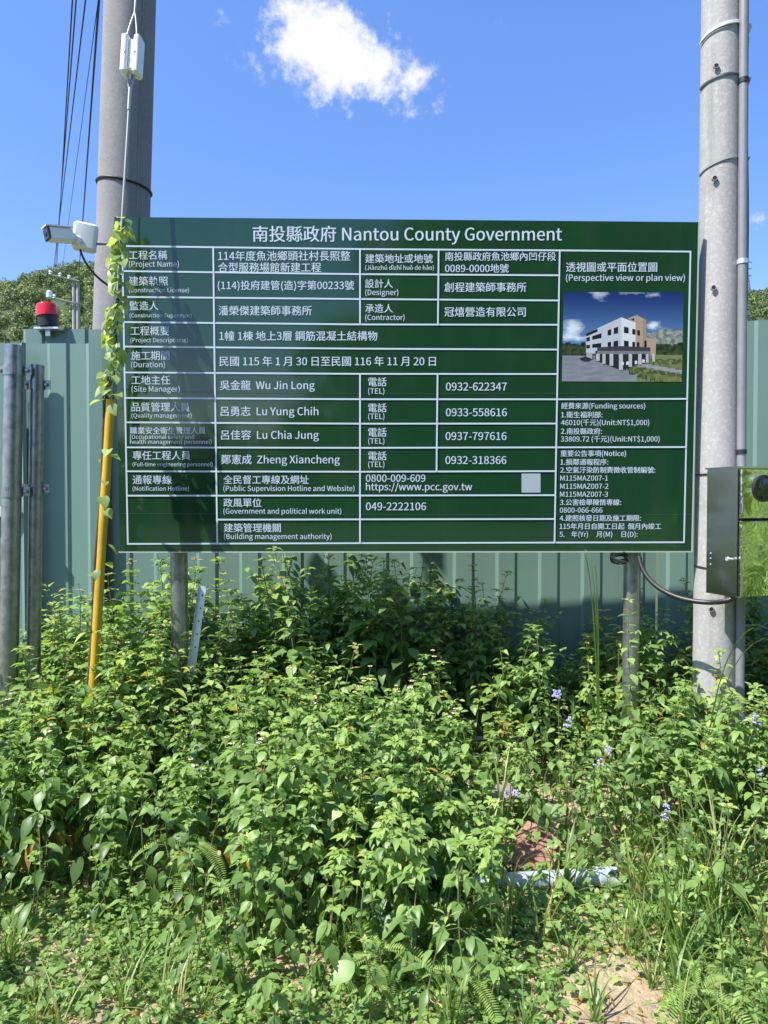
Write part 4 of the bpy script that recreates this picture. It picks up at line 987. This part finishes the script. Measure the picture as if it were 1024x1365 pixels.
def rubble(name, label, px, py, Y, size, m, cat):
    q = at(px, py, Y); mb = MB(); n = 3; vs = []; fs = []
    P_, Fq, _ = None, None, None
    idx = {}
    def vid(i, j, k_):
        if (i, j, k_) not in idx:
            p = Vector((i / n - .5, j / n - .5, k_ / n - .5)); r = mnoise.noise(p * 3 + Vector((px, py, 0))) * .22
            p = p * (1 + r); p = Vector((p.x * size[0], p.y * size[1], p.z * size[2])); idx[(i, j, k_)] = len(vs)
            vs.append(q + Matrix.Rotation(.35, 3, 'X') @ Matrix.Rotation(px * .01, 3, 'Z') @ p)
        return idx[(i, j, k_)]
    for s_ in (0, n):
        for i in range(n):
            for j in range(n):
                for f in ([(i, j, s_), (i + 1, j, s_), (i + 1, j + 1, s_), (i, j + 1, s_)], [(i, s_, j), (i + 1, s_, j), (i + 1, s_, j + 1), (i, s_, j + 1)], [(s_, i, j), (s_, i + 1, j), (s_, i + 1, j + 1), (s_, i, j + 1)]):
                    fs.append(tuple(vid(*t) for t in f))
    mb.add(vs, fs); o = mb.build(name, m, None, loc=q); tag(o, label, cat)
rubble('broken_brick', 'jagged reddish broken brick slab lying behind the pale pipe', 700, 1137, 2.98, (.26, .18, .08), M['brick'], 'brick')
rubble('broken_brick', 'smaller reddish brick fragment propped against the jagged slab', 727, 1146, 2.9, (.10, .09, .06), M['brick'], 'brick')
rubble('rubble_stone', 'brown rubble stone half hidden in weeds behind the bricks', 668, 1060, 3.15, (.12, .10, .06), M['stone'], 'stone')

# ------------------------------------------------------------------ far pole, overhead lines, pylon
YF = 42.0
fp_ = empty('utility_pole', (at(99, 430, YF).x, YF, 0)); tag(fp_, 'distant twin utility pole with crossarms above the left end of the fence', 'utility pole')
for dx in (0, 5.5):
    t, b = at(98.5 + dx, 372 + dx, YF), at(98.5 + dx, 440, YF); mb = MB(); mb.tube([(b.x, YF, -.2), (t.x, YF, t.z)], [.16, .10], 12); mb.build('shaft', M['concrete'], fp_, True)
for x0, y0, x1, y1 in ((66, 366, 106, 375), (72, 398, 104, 405)):
    a, b = at(x0, y0, YF - .2), at(x1, y1, YF - .2); mb = MB(); mb.tube([a, b], .06, 6); mb.build('crossarm', M['galv'], fp_, True)
for px, py in ((67, 363), (80, 366), (72, 395), (92, 369)):
    q = at(px, py, YF - .2); mb = MB(); mb.lathe(q, [(.05, -.15), (.11, -.1), (.06, -.03), (.11, .02), (.05, .1)], 10); mb.build('insulator', M['porcelain'], fp_, True)
mb = MB(); q = at(66, 392, YF - .2); mb.lathe(q, [(.12, -.25), (.18, -.2), (.18, .12), (.1, .2)], 12); mb.build('transformer', M['steel_strip'], fp_, True)
LN = [('leftmost thin overhead line crossing its neighbours', 96.5, 75, .014), ('second thin overhead line from the left', 101.5, 73, .014), ('third thin overhead line, fanning out to the right of the second', 114, 70.5, .014),
      ('faintest overhead line between the fan and the thick line', 131, 82, .008), ('thickest overhead line, nearest the left pole', 132, 105, .022)]
for lb, xt, xb, r in LN:
    a = at(xb, 366, YF - .3); b = at(xt, 0, 12.0); e = b + (b - a) * (7.2 / (a.y - b.y)); sag = .5
    pts = []
    for t in np.linspace(0, 1, 30):
        p = a.lerp(e, t); pts.append(p)
    mb = MB(); mb.tube(pts, r, 5); tag(mb.build('overhead_line', M['black'], None, True, loc=a), lb, 'power line', 'overhead lines left of the pole')
YT = 620; t0 = at(993, 345, YT); b0 = at(993, 412, YT)
tw = empty('transmission_tower', (t0.x, YT, b0.z)); tag(tw, 'distant lattice transmission tower on the wooded ridge at the right', 'tower')
mb = MB(); Ht = t0.z - b0.z
def leg(sx, sy, z): w_ = 4.2 * (1 - z / Ht) + .7; return Vector((t0.x + sx * w_, YT + sy * w_, b0.z + z))
lv = [Ht * q for q in (0, .22, .42, .58, .72, .84, .94, 1)]
for sx, sy in ((1, 1), (1, -1), (-1, 1), (-1, -1)): mb.tube([leg(sx, sy, 0), leg(sx, sy, Ht)], .55, 4)
for z0, z1 in zip(lv, lv[1:]):
    for (p, q) in (((-1, -1), (1, -1)), ((1, -1), (1, 1)), ((1, 1), (-1, 1)), ((-1, 1), (-1, -1))):
        mb.tube([leg(*p, z0), leg(*q, z1)], .34, 4); mb.tube([leg(*q, z0), leg(*p, z1)], .34, 4); mb.tube([leg(*p, z1), leg(*q, z1)], .34, 4)
mb.build('lattice', M['galv'], tw)
for f in (.66, .80, .93):
    mb = MB(); z = b0.z + Ht * f; mb.tube([(t0.x - 6.0, YT, z), (t0.x, YT, z + 1.2), (t0.x + 6.0, YT, z)], .5, 4); mb.tube([(t0.x - 6.0, YT, z), (t0.x + 6.0, YT, z)], .4, 4); mb.build('crossarm', M['galv'], tw)
print('weeds', cnt, 'leaf faces', len(wu.data.polygons))
